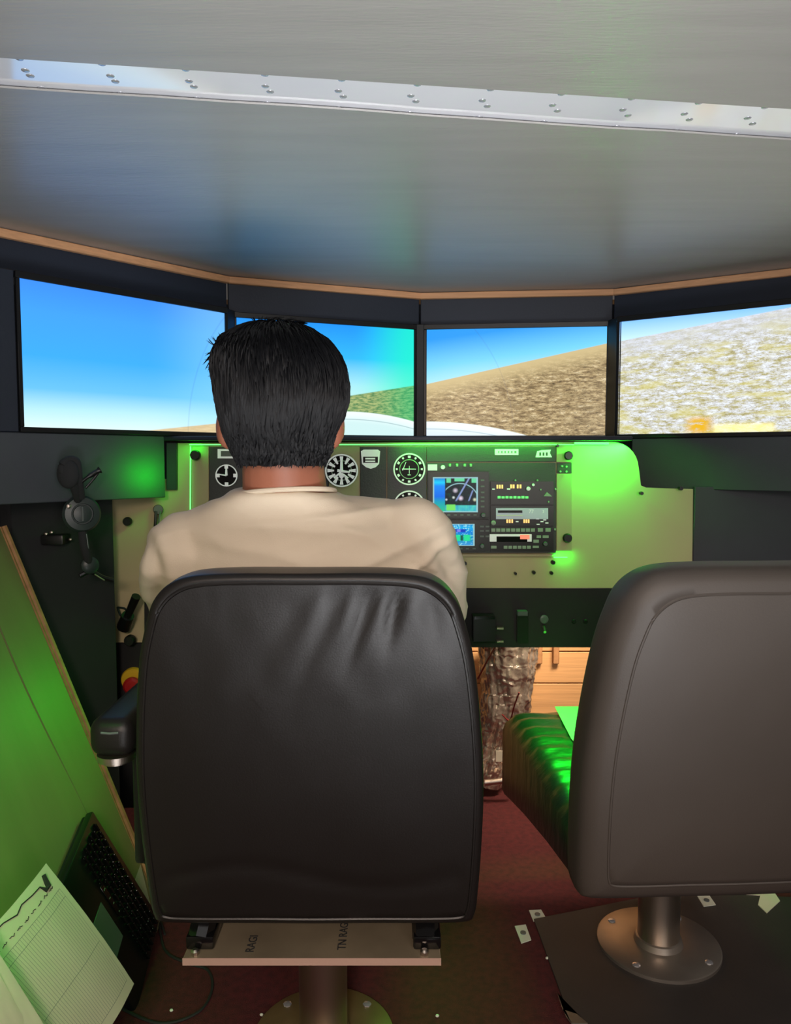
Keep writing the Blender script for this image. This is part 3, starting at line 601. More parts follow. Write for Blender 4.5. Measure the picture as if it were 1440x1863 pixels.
# glare shield lip over the panel and its LED strips
gs = link('glare_shield', bx((at(262, 800, 2.07).x, 2.07, 1.197), (at(1152, 800, 2.07).x, 2.42, 1.209), .003), M['navy'])
tag(gs, 'dark ledge running above the instrument panel under the monitors', 'ledge')
def strip_led(pts, label, r=.0022):
    t = thing('led_strip', label, 'light strip', pts[0], group='green light strips on the panel')
    bm = bmesh.new(); P = [Vector(p)-Vector(pts[0]) for p in pts]; tube(bm, P, r, 6); link('diffuser', bm, M['led'], t)
Y = PY-.022
strip_led([at(345, 809, Y), at(600, 809, Y), at(1045, 809, Y)], 'thin green light strip along the top edge of the instrument panel', .0016)
strip_led([at(347, 812, Y+.008), at(346, 1004, Y+.008)], 'vertical green light strip at left edge of the instrument panel', .0018)
strip_led([at(1046, 806.5, Y), at(1108, 806.5, Y)], 'short bright green light strip above the cream board right of the panel', .0035)
strip_led([at(1008, 1014, Y+.012), at(1033, 1014, Y+.012)], 'tiny green light strip below the lower right panel corner', .0016)
area('green_led_corner', at(1025, 1010, PY-.02), at(1025, 1024, PY), .05, .05, GREEN, .01)

# pilot's control yoke (behind the man)
yk = thing('control_yoke', 'dark control yoke on a shaft in front of the seated man', 'control yoke', (-.14, PY, .86))
bm = bmesh.new(); cyl(bm, (0, 0, 0), (0, -.26, 0), .014, n=16); link('shaft', bm, M['steel'], yk)
bm = bmesh.new(); tube(bm, spline([(-.15, -.27, .09), (-.15, -.265, .03), (-.12, -.262, -.02), (0, -.26, -.03), (.12, -.262, -.02), (.15, -.265, .03), (.15, -.27, .09)], 6), [.015]*37, 10); box(bm, (-.05, -.285, -.045), (.05, -.235, .02), .01); link('wheel', bm, M['bplastic'], yk)

# ------------------------------------------------------------------ headset on the cabinet
hs = thing('headset', 'dark aviation headset hanging on the black side cabinet', 'headset')
HD = .11
def hp(x, y, d=0):
    d += max(0, min(1, (915-y)/25))*.05
    d += HD
    p = atp(x, y, cl, Vector((cr.y-cl.y, -(cr.x-cl.x), 0)).normalized()); return p+(Vector((0, 0, H))-p).normalized()*(.03+d)
nn = Vector((.55, -.83, .05)).normalized()
bm = bmesh.new(); lathe(bm, hp(148, 935), nn, [(-.02, .036), (-.01, .043), (.006, .045), (.014, .04), (.016, .026), (.012, .025), (.011, .005)], 30); link('ear_cup', bm, M['hs'], hs)
bm = bmesh.new(); lathe(bm, hp(148, 935), nn, [(.012, .022), (.018, .021), (.02, .012)], 24); link('cup_cover', bm, M['hs'], hs)
bm = bmesh.new(); cyl(bm, hp(150, 922, .023), hp(151, 948, .023), .0028, n=8); link('cup_slot', bm, M['grey'], hs)
bm = bmesh.new(); lathe(bm, hp(124, 921), nn, [(0, .006), (.012, .006), (.014, .003)], 12); link('volume_knob', bm, M['steel'], hs)
bm = bmesh.new(); lathe(bm, hp(163, 1028), nn, [(-.016, .014), (-.008, .02), (.008, .021), (.012, .016), (.013, .005)], 24); link('small_cup', bm, M['hs'], hs)
bm = bmesh.new(); tube(bm, spline([hp(150, 965), hp(153, 990, .012), hp(158, 1010, .01), hp(162, 1026)], 6), .011, 10); link('slider_arm', bm, M['cloth'], hs)
bm = bmesh.new(); tube(bm, spline([hp(157, 972, .012), hp(160, 995, .02), hp(163, 1020, .01)], 6), .0022, 8); link('wire', bm, M['grey'], hs)
bm = bmesh.new(); tube(bm, spline([hp(142, 910), hp(132, 880), hp(116, 862), hp(114, 845), hp(128, 836), hp(140, 842), hp(143, 870), hp(148, 905)], 6), .0095, 10); link('headband', bm, M['cloth'], hs)
bm = bmesh.new(); ell(bm, hp(124, 862), (.026, .016, .035)); link('band_pad', bm, M['cloth'], hs)
bm = bmesh.new(); tube(bm, spline([hp(145, 880), hp(160, 868), hp(182, 855)], 5), [.004]*6+[.006]*4+[.009], 10); link('boom_arm', bm, M['bplastic'], hs)
bm = bmesh.new(); tube(bm, spline([hp(181, 857), hp(170, 872), hp(156, 888)], 5), .003, 8); link('boom_cord', bm, M['bplastic'], hs)
bm = bmesh.new(); tube(bm, spline([hp(145, 1048), hp(165, 1040), hp(186, 1050), hp(206, 1056)], 5), .006, 8); link('hook', bm, M['bplastic'], hs)
bm = bmesh.new(); cyl(bm, hp(172, 1045, .012), hp(190, 1056, .012), .002, n=8); link('hook_edge', bm, M['steel'], hs)
HD = 0
jk = thing('plug_bracket', 'small black jack bracket with shiny plugs left of the hanging headset', 'bracket')
bm = bmesh.new(); box(bm, hp(95, 992)-Vector((.03, .0, .0)), hp(120, 972)+Vector((.0, .03, 0)), .004); link('bracket_block', bm, M['bplastic'], jk)
for x, y in ((82, 971), (92, 968), (112, 976), (126, 981)):
    bm = bmesh.new(); lathe(bm, hp(x, y, -.01), nn, [(0, .004), (.015, .004), (.017, .002)], 10); link('plug', bm, M['steel'], jk)

# ------------------------------------------------------------------ chairs
HALF = [(0, 0), (.10, 0), (.165, -.004), (.198, -.016), (.222, -.04), (.236, -.075), (.250, -.13), (.261, -.21), (.269, -.30), (.2715, -.38), (.270, -.47), (.266, -.55), (.262, -.577), (.252, -.589), (.20, -.592), (.1, -.592), (0, -.593)]
def outline():
    pts = HALF + [(-x, z) for x, z in HALF[-2:0:-1]]
    return [(p.x, p.y) for p in spline([(x, z, 0) for x, z in pts], 6, True)]
OUT = outline()
def backrest(ztop, y0, slope, th, inset, dome, leather, wr=None, seed=0):
    """rear face at y0 (+ slope going down), outline OUT; pushes forward by th"""
    cz = -.3; bm = bmesh.new(); N = len(OUT); rings = []
    def ringof(s, y, fn=None):
        row = []
        for (x, z) in OUT:
            X, Z = x*s[0], cz+(z-cz)*s[1]
            dy = fn(X, Z) if fn else 0
            row.append(bm.verts.new((X, y0+slope*(-Z)+y+dy, ztop+Z)))
        rings.append(row)
    K = 26
    sx, sz = (1-inset/.26), (1-inset/.296)
    for i in range(1, K+1):
        r = i/K; f = lambda X, Z: (-dome*(1-r**4) + (wr(X, Z, r) if wr else 0))
        ringof((sx*r, sz*r), .0, f)
    # seam groove then edge roll
    ringof((sx*1.006, sz*1.006), .004); ringof((sx*1.014, sz*1.014), .0005)
    for a in np.linspace(.25, 1, 5):
        e = math.sin(a*PI/2); ringof((sx*1.014+(1-sx*1.014)*e, sz*1.014+(1-sz*1.014)*e), inset*.9*(1-math.cos(a*PI/2)))
    ringof((1.004, 1.003), th*.5); ringof((1.0, 1.0), th*.8); ringof((.985, .988), th*.95); ringof((.95, .96), th)
    for r in (.8, .5, .2): ringof((r, r), th+.012*(1-r*r))
    for a, b in zip(rings, rings[1:]):
        for i in range(N): bm.faces.new((a[i], a[(i+1) % N], b[(i+1) % N], b[i]))
    bm.faces.new(rings[0]); bm.faces.new(rings[-1][::-1]); return bm
def wrinkle1(X, Z, r):
    w = 0
    # soft folds fanning out from the top right corner
    for (cx, amp, wd, sl, ln) in ((.02, .0016, .016, .55, .12), (.065, .0045, .013, .45, .15), (.105, .006, .011, .30, .12), (.14, .005, .010, .15, .10), (.175, .004, .012, -.2, .09)):
        d = (X-cx)-sl*(Z+.0); m = math.exp(-((Z+.045)/ln)**2*3.0)
        w += 1.1*amp*math.exp(-(d/wd)**2)*m
    w += .0035*noise.noise(Vector((X*7, Z*5, 1)))+.0012*noise.noise(Vector((X*22, Z*14, 4)))*(1 if Z > -.2 else .4)
    w += .003*math.exp(-((Z+.5+.02*math.sin(X*14))/.012)**2)*(abs(X) < .24)
    w += .0015*noise.noise(Vector((X*60, Z*20, 7)))*math.exp(-((Z+.03)/.03)**2)
    return w*min(1, (1-r)*14)
def wrinkle2(X, Z, r): return (.003*noise.noise(Vector((X*5, Z*4, 11)))+.0008*noise.noise(Vector((X*20, Z*14, 2))))*min(1, (1-r)*10)
def make_chair(label, loc, rz, lea, inset, dome, th, wr, off, flg, armrest):
    postdx = 0; made = []
    t = thing('cockpit_chair', label, 'chair', loc, rz, 'cockpit chairs')
    zt = .983; y0 = -.392; sl = .17
    o = link('backrest', backrest(zt, y0, sl, th, inset, dome, lea, wr), lea, t, angle=60)
    # piping
    sx, sz = (1-inset/.26), (1-inset/.296); pp = [Vector((x*sx*1.01, y0+sl*(.3-(z+.3)*sz*1.01)+.0015, zt-.3+(z+.3)*sz*1.01)) for x, z in OUT]
    bm = bmesh.new(); tube(bm, pp, .0026, 6, True); link('piping', bm, lea, o)
    # seat cushion with a deep skirt
    bm = bmesh.new(); prof = [(-.20, .39, .455), (-.10, .375, .475), (.05, .35, .482), (.25, .31, .484), (.42, .27, .482), (.50, .25, .47), (.53, .25, .44)]
    NS = 20; rows_ = []
    hw = .262 if armrest else .238
    for (y, zb, ztp) in prof:
        row = []
        for i in range(NS+1):
            u = -1+2*i/NS; x = hw*u; e = max(0, abs(u)-.82)/.18
            row.append(bm.verts.new((x*(1-.01*e), y, ztp-.028*e*e+.003*noise.noise(Vector((x*8, y*8, 0))))))
        for i in range(NS, -1, -1):
            u = -1+2*i/NS; row.append(bm.verts.new((hw*u*.99, y, zb)))
        rows_.append(row)
    for a, b in zip(rows_, rows_[1:]):
        n = len(a)
        for i in range(n): bm.faces.new((a[i], a[(i+1) % n], b[(i+1) % n], b[i]))
    bm.faces.new(rows_[0]); bm.faces.new(rows_[-1][::-1])
    bmesh.ops.subdivide_edges(bm, edges=[e for e in bm.edges if abs(e.verts[0].co.y-e.verts[1].co.y) > .04], cuts=7, use_grid_fill=True)
    for v in bm.verts:
        if v.co.z > .42 and abs(v.co.x) < .255: v.co.z += .005*math.sin(v.co.y*95+3*math.sin(v.co.x*9)+v.co.x*14)*math.exp(-((abs(v.co.x)-.19)/.08)**2)*min(1, max(0, (v.co.z-.445)/.02))
    link('seat_cushion', bm, M['seatl'], t, angle=50)
    up = list(t.children)+[c for c in COL.objects if c.parent == t]
    # steel plate, post, flange
    zp = .335
    if not armrest: link('seat_plate', bx((-.15, .08, zp-.005), (.15, .46, zp+.011), .001, 1), M['steelp'], t)
    else: link('seat_plate', bx((-.210, -.305, zp), (.206, .26, zp+.011), .001, 1), M['steelp'], t)
    if armrest: link('plate_edge', bx((-.2105, -.3062, zp-.0005), (.2065, -.3048, zp+.0115), 0), M['pedge'], t)
    bm = bmesh.new(); cyl(bm, (postdx, 0, .012), (postdx, 0, zp), .0475, n=40); link('post', bm, M['steel'], t)
    bm = bmesh.new(); lathe(bm, (postdx, 0, 0), (0, 0, 1), [(0, .14), (.007, .14), (.009, .137), (.009, .056), (.022, .052), (.024, .048)], 56)
    fo = link('base_flange', bm, flg, t)
    for k in range(4):
        a = PI/4+k*PI/2; bm = bmesh.new(); lathe(bm, (postdx+.118*math.cos(a), .118*math.sin(a), .008), (0, 0, 1), [(0, .009), (.003, .009), (.004, .006)], 8 if k else 6); link('bolt', bm, M['rivet'], fo)
    for k, sx_ in enumerate((-.185, .188) if armrest else ()):
        bm = bmesh.new(); cyl(bm, (sx_-.006, -.272, zp+.022), (sx_+.02*(-1 if k else 1)*.2, -.20, .43), .021, .026, 8); box(bm, (sx_-.026, -.285, zp+.011), (sx_+.02, -.21, zp+.034), .004); link('hinge_bracket', bm, M['gloss'], t)
        bm = bmesh.new(); lathe(bm, (sx_-.008, -.295, zp+.011), (0, 0, 1), [(0, .007), (.006, .007), (.009, .004)], 8); link('bolt', bm, M['steel'], t)
    if armrest:
        bm = bmesh.new(); box(bm, (-.358, -.30, .672), (-.285, .0, .736), .022, 5)
        for v in bm.verts: v.co.z += .10*max(0, v.co.y+.2)*0+.0
        ar = link('armrest', bm, M['leather'], t, angle=60)
        bm = bmesh.new(); cyl(bm, (-.32, -.274, .664), (-.32, -.274, .674), .03, n=28); cyl(bm, (-.32, -.274, .659), (-.32, -.274, .665), .022, n=28); link('end_ring', bm, M['steel'], ar)
        bm = bmesh.new(); tube(bm, [(-.334, -.3002, .716), (-.32, -.3006, .715), (-.306, -.3002, .716)], .002, 6); link('end_seam', bm, M['grey'], ar)
        bm = bmesh.new(); box(bm, (-.312, -.23, .46), (-.285, -.16, .68), .008); box(bm, (-.30, -.23, .46), (-.24, -.16, .49), .006); link('arm_support', bm, M['bplastic'], ar)
    for c in t.children:
        if c.name.split('.')[0] not in ('post', 'base_flange'): c.location = off
    return t
c1 = make_chair('black leather cockpit chair at left that the man in the cream shirt sits in', (-.143, 1.452, 0), 0, M['leather'], .016, .004, .095, wrinkle1, (.010, .040, 0), M['flange'], True)
c2 = make_chair('empty dark leather cockpit chair at right with green-lit seat', (.620, 1.74, .006), rad(3), M['leather2'], .042, .010, .105, wrinkle2, (-.080, -.225, 0), M['flange2'], False)
for o in c2.children:
    if o.name.startswith('backrest'): o.scale = (1, 1, .965); o.location.z = .983*.035
pr = [o for o in c1.children if o.name.startswith('seat_plate')][0]
for s, x, y in (('RAGI', -.105, -.268), ('TN RAGI', .045, -.245)):
    text(s, .020, (x, y, .3464), (0, 0, PI/2), M['ink'], 'stamped_letters', pr)

# ------------------------------------------------------------------ the man
def remesh(bm, voxel, smooth, name, m, parent, deform=None, factor=.5):
    me = bpy.data.meshes.new('tmp'); bm.to_mesh(me); bm.free(); o = bpy.data.objects.new('tmp', me); COL.objects.link(o)
    r = o.modifiers.new('r', 'REMESH'); r.mode = 'VOXEL'; r.voxel_size = voxel
    s = o.modifiers.new('s', 'SMOOTH'); s.factor = factor; s.iterations = smooth
    me2 = bpy.data.meshes.new_from_object(o.evaluated_get(bpy.context.evaluated_depsgraph_get())); bpy.data.objects.remove(o)
    if deform:
        nrm_ = [v.normal.copy() for v in me2.vertices]
        for v, n in zip(me2.vertices, nrm_): v.co = deform(v.co.copy(), n)
    me2.name = name; me2.materials.clear(); me2.materials.append(m); me2.polygons.foreach_set('use_smooth', [True]*len(me2.polygons))
    q = bpy.data.objects.new(name, me2); COL.objects.link(q); q.parent = parent; return q
def cap(bm, p0, r0, p1, r1, n=20):
    p0, p1 = Vector(p0), Vector(p1); cyl(bm, p0, p1, r0, r1, n); ell(bm, p0, (r0,)*3, n=n); ell(bm, p1, (r1,)*3, n=n)
def loft(bm, secs, n=36, pw=2.3):
    rings = []
    for (x, y, z, w, d) in secs:
        row = []
        for i in range(n):
            a = 2*PI*i/n; c, s = math.cos(a), math.sin(a)
            row.append(bm.verts.new((x+w*math.copysign(abs(c)**(2/pw), c), y+d*math.copysign(abs(s)**(2/pw), s), z)))
        rings.append(row)
    for a, b in zip(rings, rings[1:]):
        for i in range(n): bm.faces.new((a[i], a[(i+1) % n], b[(i+1) % n], b[i]))
    bm.faces.new(rings[0][::-1]); bm.faces.new(rings[-1])
man = thing('person', 'person seen from behind in cream t-shirt with short black hair, seated in the left chair', 'person', (0, 0, 0))
HX, HY = -.192, 1.31
SHL, SHR = Vector((-.382, 1.365, .985)), Vector((.038, 1.365, 1.0))
ELL, ELR = Vector((-.425, 1.56, .80)), Vector((.085, 1.56, .80))
WRL, WRR = Vector((-.30, 1.80, .925)), Vector((.02, 1.80, .925))
HIPL, HIPR = Vector((-.235, 1.45, .565)), Vector((-.045, 1.45, .565))
KNL, KNR = Vector((-.27, 1.93, .56)), Vector((-.01, 1.93, .56))
ANL, ANR = Vector((-.27, 2.02, .10)), Vector((-.01, 2.02, .10))
TORSO = [(-.14, 1.44, .50, .17, .115), (-.14, 1.43, .60, .155, .11), (-.145, 1.42, .72, .165, .11), (-.15, 1.40, .84, .195, .12), (-.155, 1.385, .94, .215, .12), (-.16, 1.375, 1.01, .205, .10), (-.17, 1.36, 1.055, .14, .075), (-.18, 1.35, 1.085, .085, .06)]
bm = bmesh.new(); loft(bm, TORSO)
cap(bm, (-.192, 1.365, 1.04), .078, (HX-.004, 1.325, 1.17), .068)
for a, e, w in ((SHL, ELL, WRL), (SHR, ELR, WRR)): cap(bm, a, .052, e, .041); cap(bm, e, .041, w, .027)
for h, k, a in ((HIPL, KNL, ANL), (HIPR, KNR, ANR)):
    cap(bm, h, .082, k, .056); cap(bm, k, .056, a, .038); cap(bm, a+Vector((0, -.03, -.045)), .036, a+Vector((0, .14, -.065)), .028)
# head
ell(bm, (HX, HY, 1.262), (.080, .096, .098), n=32); ell(bm, (HX, HY+.03, 1.20), (.064, .072, .078), n=28)
cap(bm, (HX, HY+.07, 1.155), .026, (HX, HY+.05, 1.16), .034)
cap(bm, (HX, HY+.104, 1.215), .011, (HX, HY+.098, 1.245), .006); ell(bm, (HX, HY+.086, 1.27), (.055, .016, .014))
for s in (-1, 1):
    R = Euler((rad(-8), 0, s*rad(-28))).to_matrix(); ell(bm, (HX+s*.098-.004, HY-.002, 1.200), (.010, .020, .031), R, 16); ell(bm, (HX+s*.090-.004, HY+.002, 1.176), (.010, .011, .013), R, 12); ell(bm, (HX+s*.082, HY+.006, 1.198), (.018, .014, .02), None, 12)
# hands closed on the yoke grips
def hand(bm, w, grip, s):
    palm = w+(grip-w)*.55; cap(bm, w, .025, palm, .026, 14)
    cap(bm, palm+Vector((0, 0, .022)), .020, palm+Vector((0, 0, -.022)), .019, 14)
    for k, (dz, ln) in enumerate(((.030, .9), (.011, 1.0), (-.009, .94), (-.028, .78))):
        b0 = palm+Vector((s*.016, .014, dz)); k1 = grip+Vector((s*.026, .004, dz*.95)); k2 = grip+Vector((s*.016, .028*ln, dz*.92)); k3 = grip+Vector((-s*.012, .030*ln, dz*.9)); k4 = grip+Vector((-s*.024*ln, .012, dz*.9))
        for (p, q, r) in ((b0, k1, .0095), (k1, k2, .0088), (k2, k3, .0082), (k3, k4, .0074)): cap(bm, p, r, q, r*.95, 10)
    t0 = palm+Vector((-s*.016, -.004, .012)); t1 = grip+Vector((-s*.027, -.012, .030)); t2 = grip+Vector((-s*.016, .010, .048)); cap(bm, t0, .012, t1, .0105, 10); cap(bm, t1, .0105, t2, .0085, 10)
GL, GR = Vector((-.29, 1.852, .93)), Vector((.01, 1.852, .93))
hand(bm, WRL, GL, -1); hand(bm, WRR, GR, 1)
body = remesh(bm, .0052, 7, 'body', M['skin'], man)
for s in (-1, 1):
    bm = bmesh.new(); ell(bm, (HX+s*.031, HY+.0735, 1.245), (.012, .011, .0105)); e_ = link('eye', bm, M['eye'], man)
    bm = bmesh.new(); lathe(bm, (HX+s*.031, HY+.0838, 1.245), (0, 1, 0), [(0, .0055), (.0015, .005), (.002, .002)], 14); link('iris', bm, M['ink'], e_)
    bm = bmesh.new(); tube(bm, spline([(HX+s*.014, HY+.101, 1.268), (HX+s*.032, HY+.101, 1.274), (HX+s*.05, HY+.088, 1.268)], 4), .0035, 6); link('eyebrow', bm, M['hair'], man)
bm = bmesh.new(); tube(bm, spline([(HX-.024, HY+.092, 1.178), (HX, HY+.101, 1.180), (HX+.024, HY+.092, 1.178)], 4), [.002, .004, .005, .0055, .006, .0055, .005, .004, .002], 8); link('mouth', bm, M['lip'], man)
# t-shirt
def gauss(x, s): return math.exp(-(x/s)**2)
def fold(p, n):
    x, y, z = p; w = 0
    back = max(0, -n.y)
    if z > .6:
        # long soft creases drawn across the back from the neck to the right shoulder
        for (x0, z0, sl, amp, wd) in ((-.10, 1.052, .10, .0030, .010), (-.12, 1.030, -.06, .0024, .012), (-.02, .985, .45, .0030, .012), (.03, .96, .8, .003, .012), (-.25, 1.00, -.22, .0018, .016), (-.05, .93, .3, .0025, .014)):
            w += 2.1*amp*gauss(z-(z0+sl*(x-x0)), wd*.8)*gauss(x-x0, .12)
        # vertical gathers at the left sleeve
        lx = gauss(x+.425, .035)*(1 if z < 1.03 else .3)
        w += lx*.010*math.sin((x*1.0+y*.6+z*.25)*150)*gauss(z-.93, .09)
        rx = gauss(x-.085, .04); w += rx*.007*math.sin((x+z*.6)*120)*gauss(z-.93, .08)
        rn = noise.noise(Vector((x*5+z*3, y*4, z*11))); w += .0026*max(0, 1-abs(rn)*4)**2
        rn = noise.noise(Vector((x*9-z*6, y*8+4, z*15))); w += .0014*max(0, 1-abs(rn)*4)**2
        w += .006*noise.noise(Vector((x*6, y*6, z*9)))+.0018*noise.noise(Vector((x*14, y*14, z*22)))
    return Vector(p)+n*w
bm = bmesh.new()
loft(bm, [(x, y, z, w+.014+.01*(z > .9), d+.014) for (x, y, z, w, d) in TORSO[:6]]+[(-.180, 1.362, 1.058, .165, .092), (-.190, 1.352, 1.080, .112, .085), (-.193, 1.350, 1.094, .092, .080)])
for a, e, s in ((SHL, ELL, -1), (SHR, ELR, 1)):
    cap(bm, a+Vector((-s*.012, 0, -.004+.006*s)), .078, a.lerp(e, .30)+Vector((s*.004, 0, 0)), .074); cap(bm, a.lerp(e, .3)+Vector((s*.004, 0, 0)), .074, a.lerp(e, .72), .068)
ell(bm, (-.095, 1.368, 1.035), (.14, .075, .052)); ell(bm, (-.285, 1.366, 1.020), (.11, .075, .05))
shirt = remesh(bm, .0055, 9, 't_shirt', M['shirt'], man, fold)
# collar
bm = bmesh.new(); pts = []
for i in range(40):
    a = 2*PI*i/40; pts.append((-.193+.086*math.cos(a), 1.350+.078*math.sin(a), 1.088-.010*math.sin(a)+.005*math.cos(a)))
tube(bm, pts, .0045, 8, True); cl_ = link('collar', bm, M['shirt'], shirt)
bm = bmesh.new()
loft(bm, [(-.14, 1.44, .49, .178, .125), (-.14, 1.435, .58, .168, .122), (-.14, 1.43, .66, .166, .12)])
for h, k, a in ((HIPL, KNL, ANL), (HIPR, KNR, ANR)): cap(bm, h, .092, k, .068); cap(bm, k, .068, a+Vector((0, 0, .04)), .055)
remesh(bm, .008, 6, 'trousers', M['jeans'], man)
for a in (ANL, ANR):
    bm = bmesh.new(); cap(bm, a+Vector((0, -.03, -.050)), .046, a+Vector((0, .15, -.062)), .040)
    for v in bm.verts: v.co.z = max(v.co.z, .003)
    link('shoe', bm, M['shoe'], man)
# hair: shell by silhouette rows + strands
rows2 = [(586, 484, 524, .02), (590, 458, 548, .050), (600, 430, 572, .078), (619, 405, 597, .100), (645, 392, 616, .113), (672, 389, 627, .117), (702, 394, 632, .117), (735, 399, 631, .115), (765, 405, 622, .108), (795, 413, 610, .098), (822, 425, 602, .086), (846, 437, 590, .076)]
def hz_(y): return at(0, y, HY).z
HR = [((at((l+r)/2, y, HY).x), hz_(y), (r-l)/2/F*HY*1.0, d) for (y, l, r, d) in rows2]
def hrow(s):
    s = max(0, min(len(HR)-1.001, s)); i = int(s); t = s-i; return [HR[i][k]*(1-t)+HR[i+1][k]*t for k in range(4)]
def phimax(s): return PI if s < 4.2 else max(rad(96), PI-(s-4.2)*rad(60))
def hpt(s, phi, off=0):
    cx, z, hw, hd = hrow(s); k = .5 if s < 1.5 else 0
    return Vector((cx+(hw+off)*math.sin(phi), HY-(hd+off)*math.cos(phi)*(1 if math.cos(phi) > 0 else .9), z+(off if s < 2.5 else off*.3)))
bm = bmesh.new(); g = []
NSs, NP = 46, 56
for i in range(NSs+1):
    s = (len(HR)-1.001)*i/NSs; row = []
    for j in range(NP+1):
        phi = -phimax(s)+2*phimax(s)*j/NP
        low = .004*noise.noise(Vector((phi*6, 1, 0)))*(i > NSs-3)
        off = -.004+.0035*noise.noise(Vector((phi*5, s*1.2, 0)))+.002*noise.noise(Vector((phi*18, s*1.5, 5)))
        q = hpt(s, phi, off); q.z += low; row.append(bm.verts.new(q))
    g.append(row)
for i in range(NSs):
    for j in range(NP): bm.faces.new((g[i][j], g[i][j+1], g[i+1][j+1], g[i+1][j]))
c0 = bm.verts.new(hpt(0, 0)*.5+hpt(0, PI)*.5+Vector((0, 0, .002)))
for j in range(NP): bm.faces.new((c0, g[0][j+1], g[0][j]))
inner = []
for row in g[-2:-1]: pass
hair = link('hair', bm, M['hair'], man, angle=80)
md = hair.modifiers.new('thick', 'SOLIDIFY'); md.thickness = .012; md.offset = -1 if False else 1
me2 = bpy.data.meshes.new_from_object(hair.evaluated_get(bpy.context.evaluated_depsgraph_get())); hair.modifiers.clear()
# keep the single shell (strands give the body)
bm = bmesh.new()
def strand(pts, r):
    rings = []
    for i, p in enumerate(pts):
        t = (pts[min(i+1, len(pts)-1)]-pts[max(i-1, 0)]).normalized(); u = t.cross(Vector((.3, .5, .8))).normalized(); w = t.cross(u); rr = r*(1-(i/(len(pts)-1))**2*.92)*(.5 if i == 0 else 1)
        rings.append([bm.verts.new(p+(u*math.cos(2*PI*k/3)+w*math.sin(2*PI*k/3))*rr) for k in range(3)])
    for a, b in zip(rings, rings[1:]):
        for k in range(3): bm.faces.new((a[k], a[(k+1) % 3], b[(k+1) % 3], b[k]))
rnd = random.Random(3)
for i in range(5200):
    s = rnd.random()**.8*10.6; phi = rnd.uniform(-1, 1)*phimax(s); L = rnd.uniform(1.0, 2.3)*(1 if s < 8 else .5); n0 = noise.noise(Vector((phi*3, s*.8, 2)))
    dphi = .10*n0+rnd.uniform(-.05, .05)-.02; hgt = rnd.uniform(.0015, .006)*(1 if s > 2 else .35)
    pts = []
    for k in range(6):
        t = k/5; ss = min(s+L*t, 11.15+.35*rnd.random()*0); off = -.003+hgt*math.sin(t*PI*.8)+(.002*t)
        q = hpt(ss, phi+dphi*t*(2 if s < 2 else 1), off)
        if s+L*t > 10.99: q.z -= (s+L*t-10.99)*.012*(.6+.4*rnd.random())
        pts.append(q)
    strand(pts, rnd.uniform(.0009, .0019))
# stray tufts sticking out on the left side of the crown
for (x0, y0_, x1, y1_, x2, y2_) in ((408, 636, 392, 630, 377, 617), (406, 640, 390, 640, 374, 646), (404, 645, 386, 646, 370, 662), (402, 650, 385, 655, 374, 672), (400, 655, 387, 662, 380, 676), (410, 632, 396, 624, 386, 612), (404, 660, 390, 668, 377, 668), (402, 670, 390, 680, 380, 683), (400, 678, 390, 690, 384, 697), (410, 625, 404, 618, 398, 606), (401, 640, 384, 652, 372, 655)):
    for q in range(4):
        j = lambda a: a+rnd.uniform(-2.2, 2.2)
        strand(spline([at(j(x0)+6, j(y0_), HY-.03), at(j(x1), j(y1_), HY-.025), at(j(x2), j(y2_), HY-.02+rnd.uniform(-.01, .01))], 3), .0011)
for i in range(60):
    phi = rnd.uniform(-.9, 1.6); strand([hpt(1, phi, .0), hpt(1.1, phi+.1, .002), hpt(1.3, phi+.2, .003+rnd.random()*.003)], .0007)
st = link('hair_strands', bm, M['hair'], hair, recalc=False, angle=80); st['kind'] = 'stuff'

# ------------------------------------------------------------------ paper on the right seat
sp = slab([atz(1010, 1291, .487), atz(1085, 1291, .487), atz(1085, 1400, .487), atz(1040, 1350, .487)], .494, .4955)
tag(link('paper_sheet', sp, M['paper'], smooth=False), 'bright green-lit paper lying on the right chair seat', 'paper')

# ------------------------------------------------------------------ laptop and papers leaning on the left wall
wn = nrm
def onwall(px, py, s): return atp(px, py, wallp(0, s, 1.8), wn)
lt = thing('laptop', 'black laptop leaning on the green-lit left wall behind loose papers', 'laptop')
A, B_, C_ = onwall(165, 1476, .03), onwall(284, 1668, .03), onwall(22, 1640, .03)
ux = (B_-A).normalized(); L1 = .355; vy = (C_-A); vy = (vy-ux*vy.dot(ux)).normalized(); L2 = .245; wz = ux.cross(vy); wz = wz if wz.x > 0 else -wz
print('laptop', (B_-A).length, (C_-A).length, A, B_)
L1 = (B_-A).length+.01; 
def LM(u, v, w): return A+ux*u+vy*v+wz*w
def lbox(u0, u1, v0, v1, w0, w1, bev=0, seg=2):
    mt = Matrix(((ux.x, vy.x, wz.x, A.x), (ux.y, vy.y, wz.y, A.y), (ux.z, vy.z, wz.z, A.z), (0, 0, 0, 1)))
    bm = bmesh.new(); box(bm, (u0, v0, w0), (u1, v1, w1), bev, seg, mt); return bm
base = link('laptop_base', lbox(0, L1, 0, L2, -.012, .006, .004), M['bplastic'], lt)
link('lid', lbox(.004, L1-.004, .004, L2-.004, -.022, -.0135, .003), M['black'], lt)
km = None
kw = (L1-.03)/14
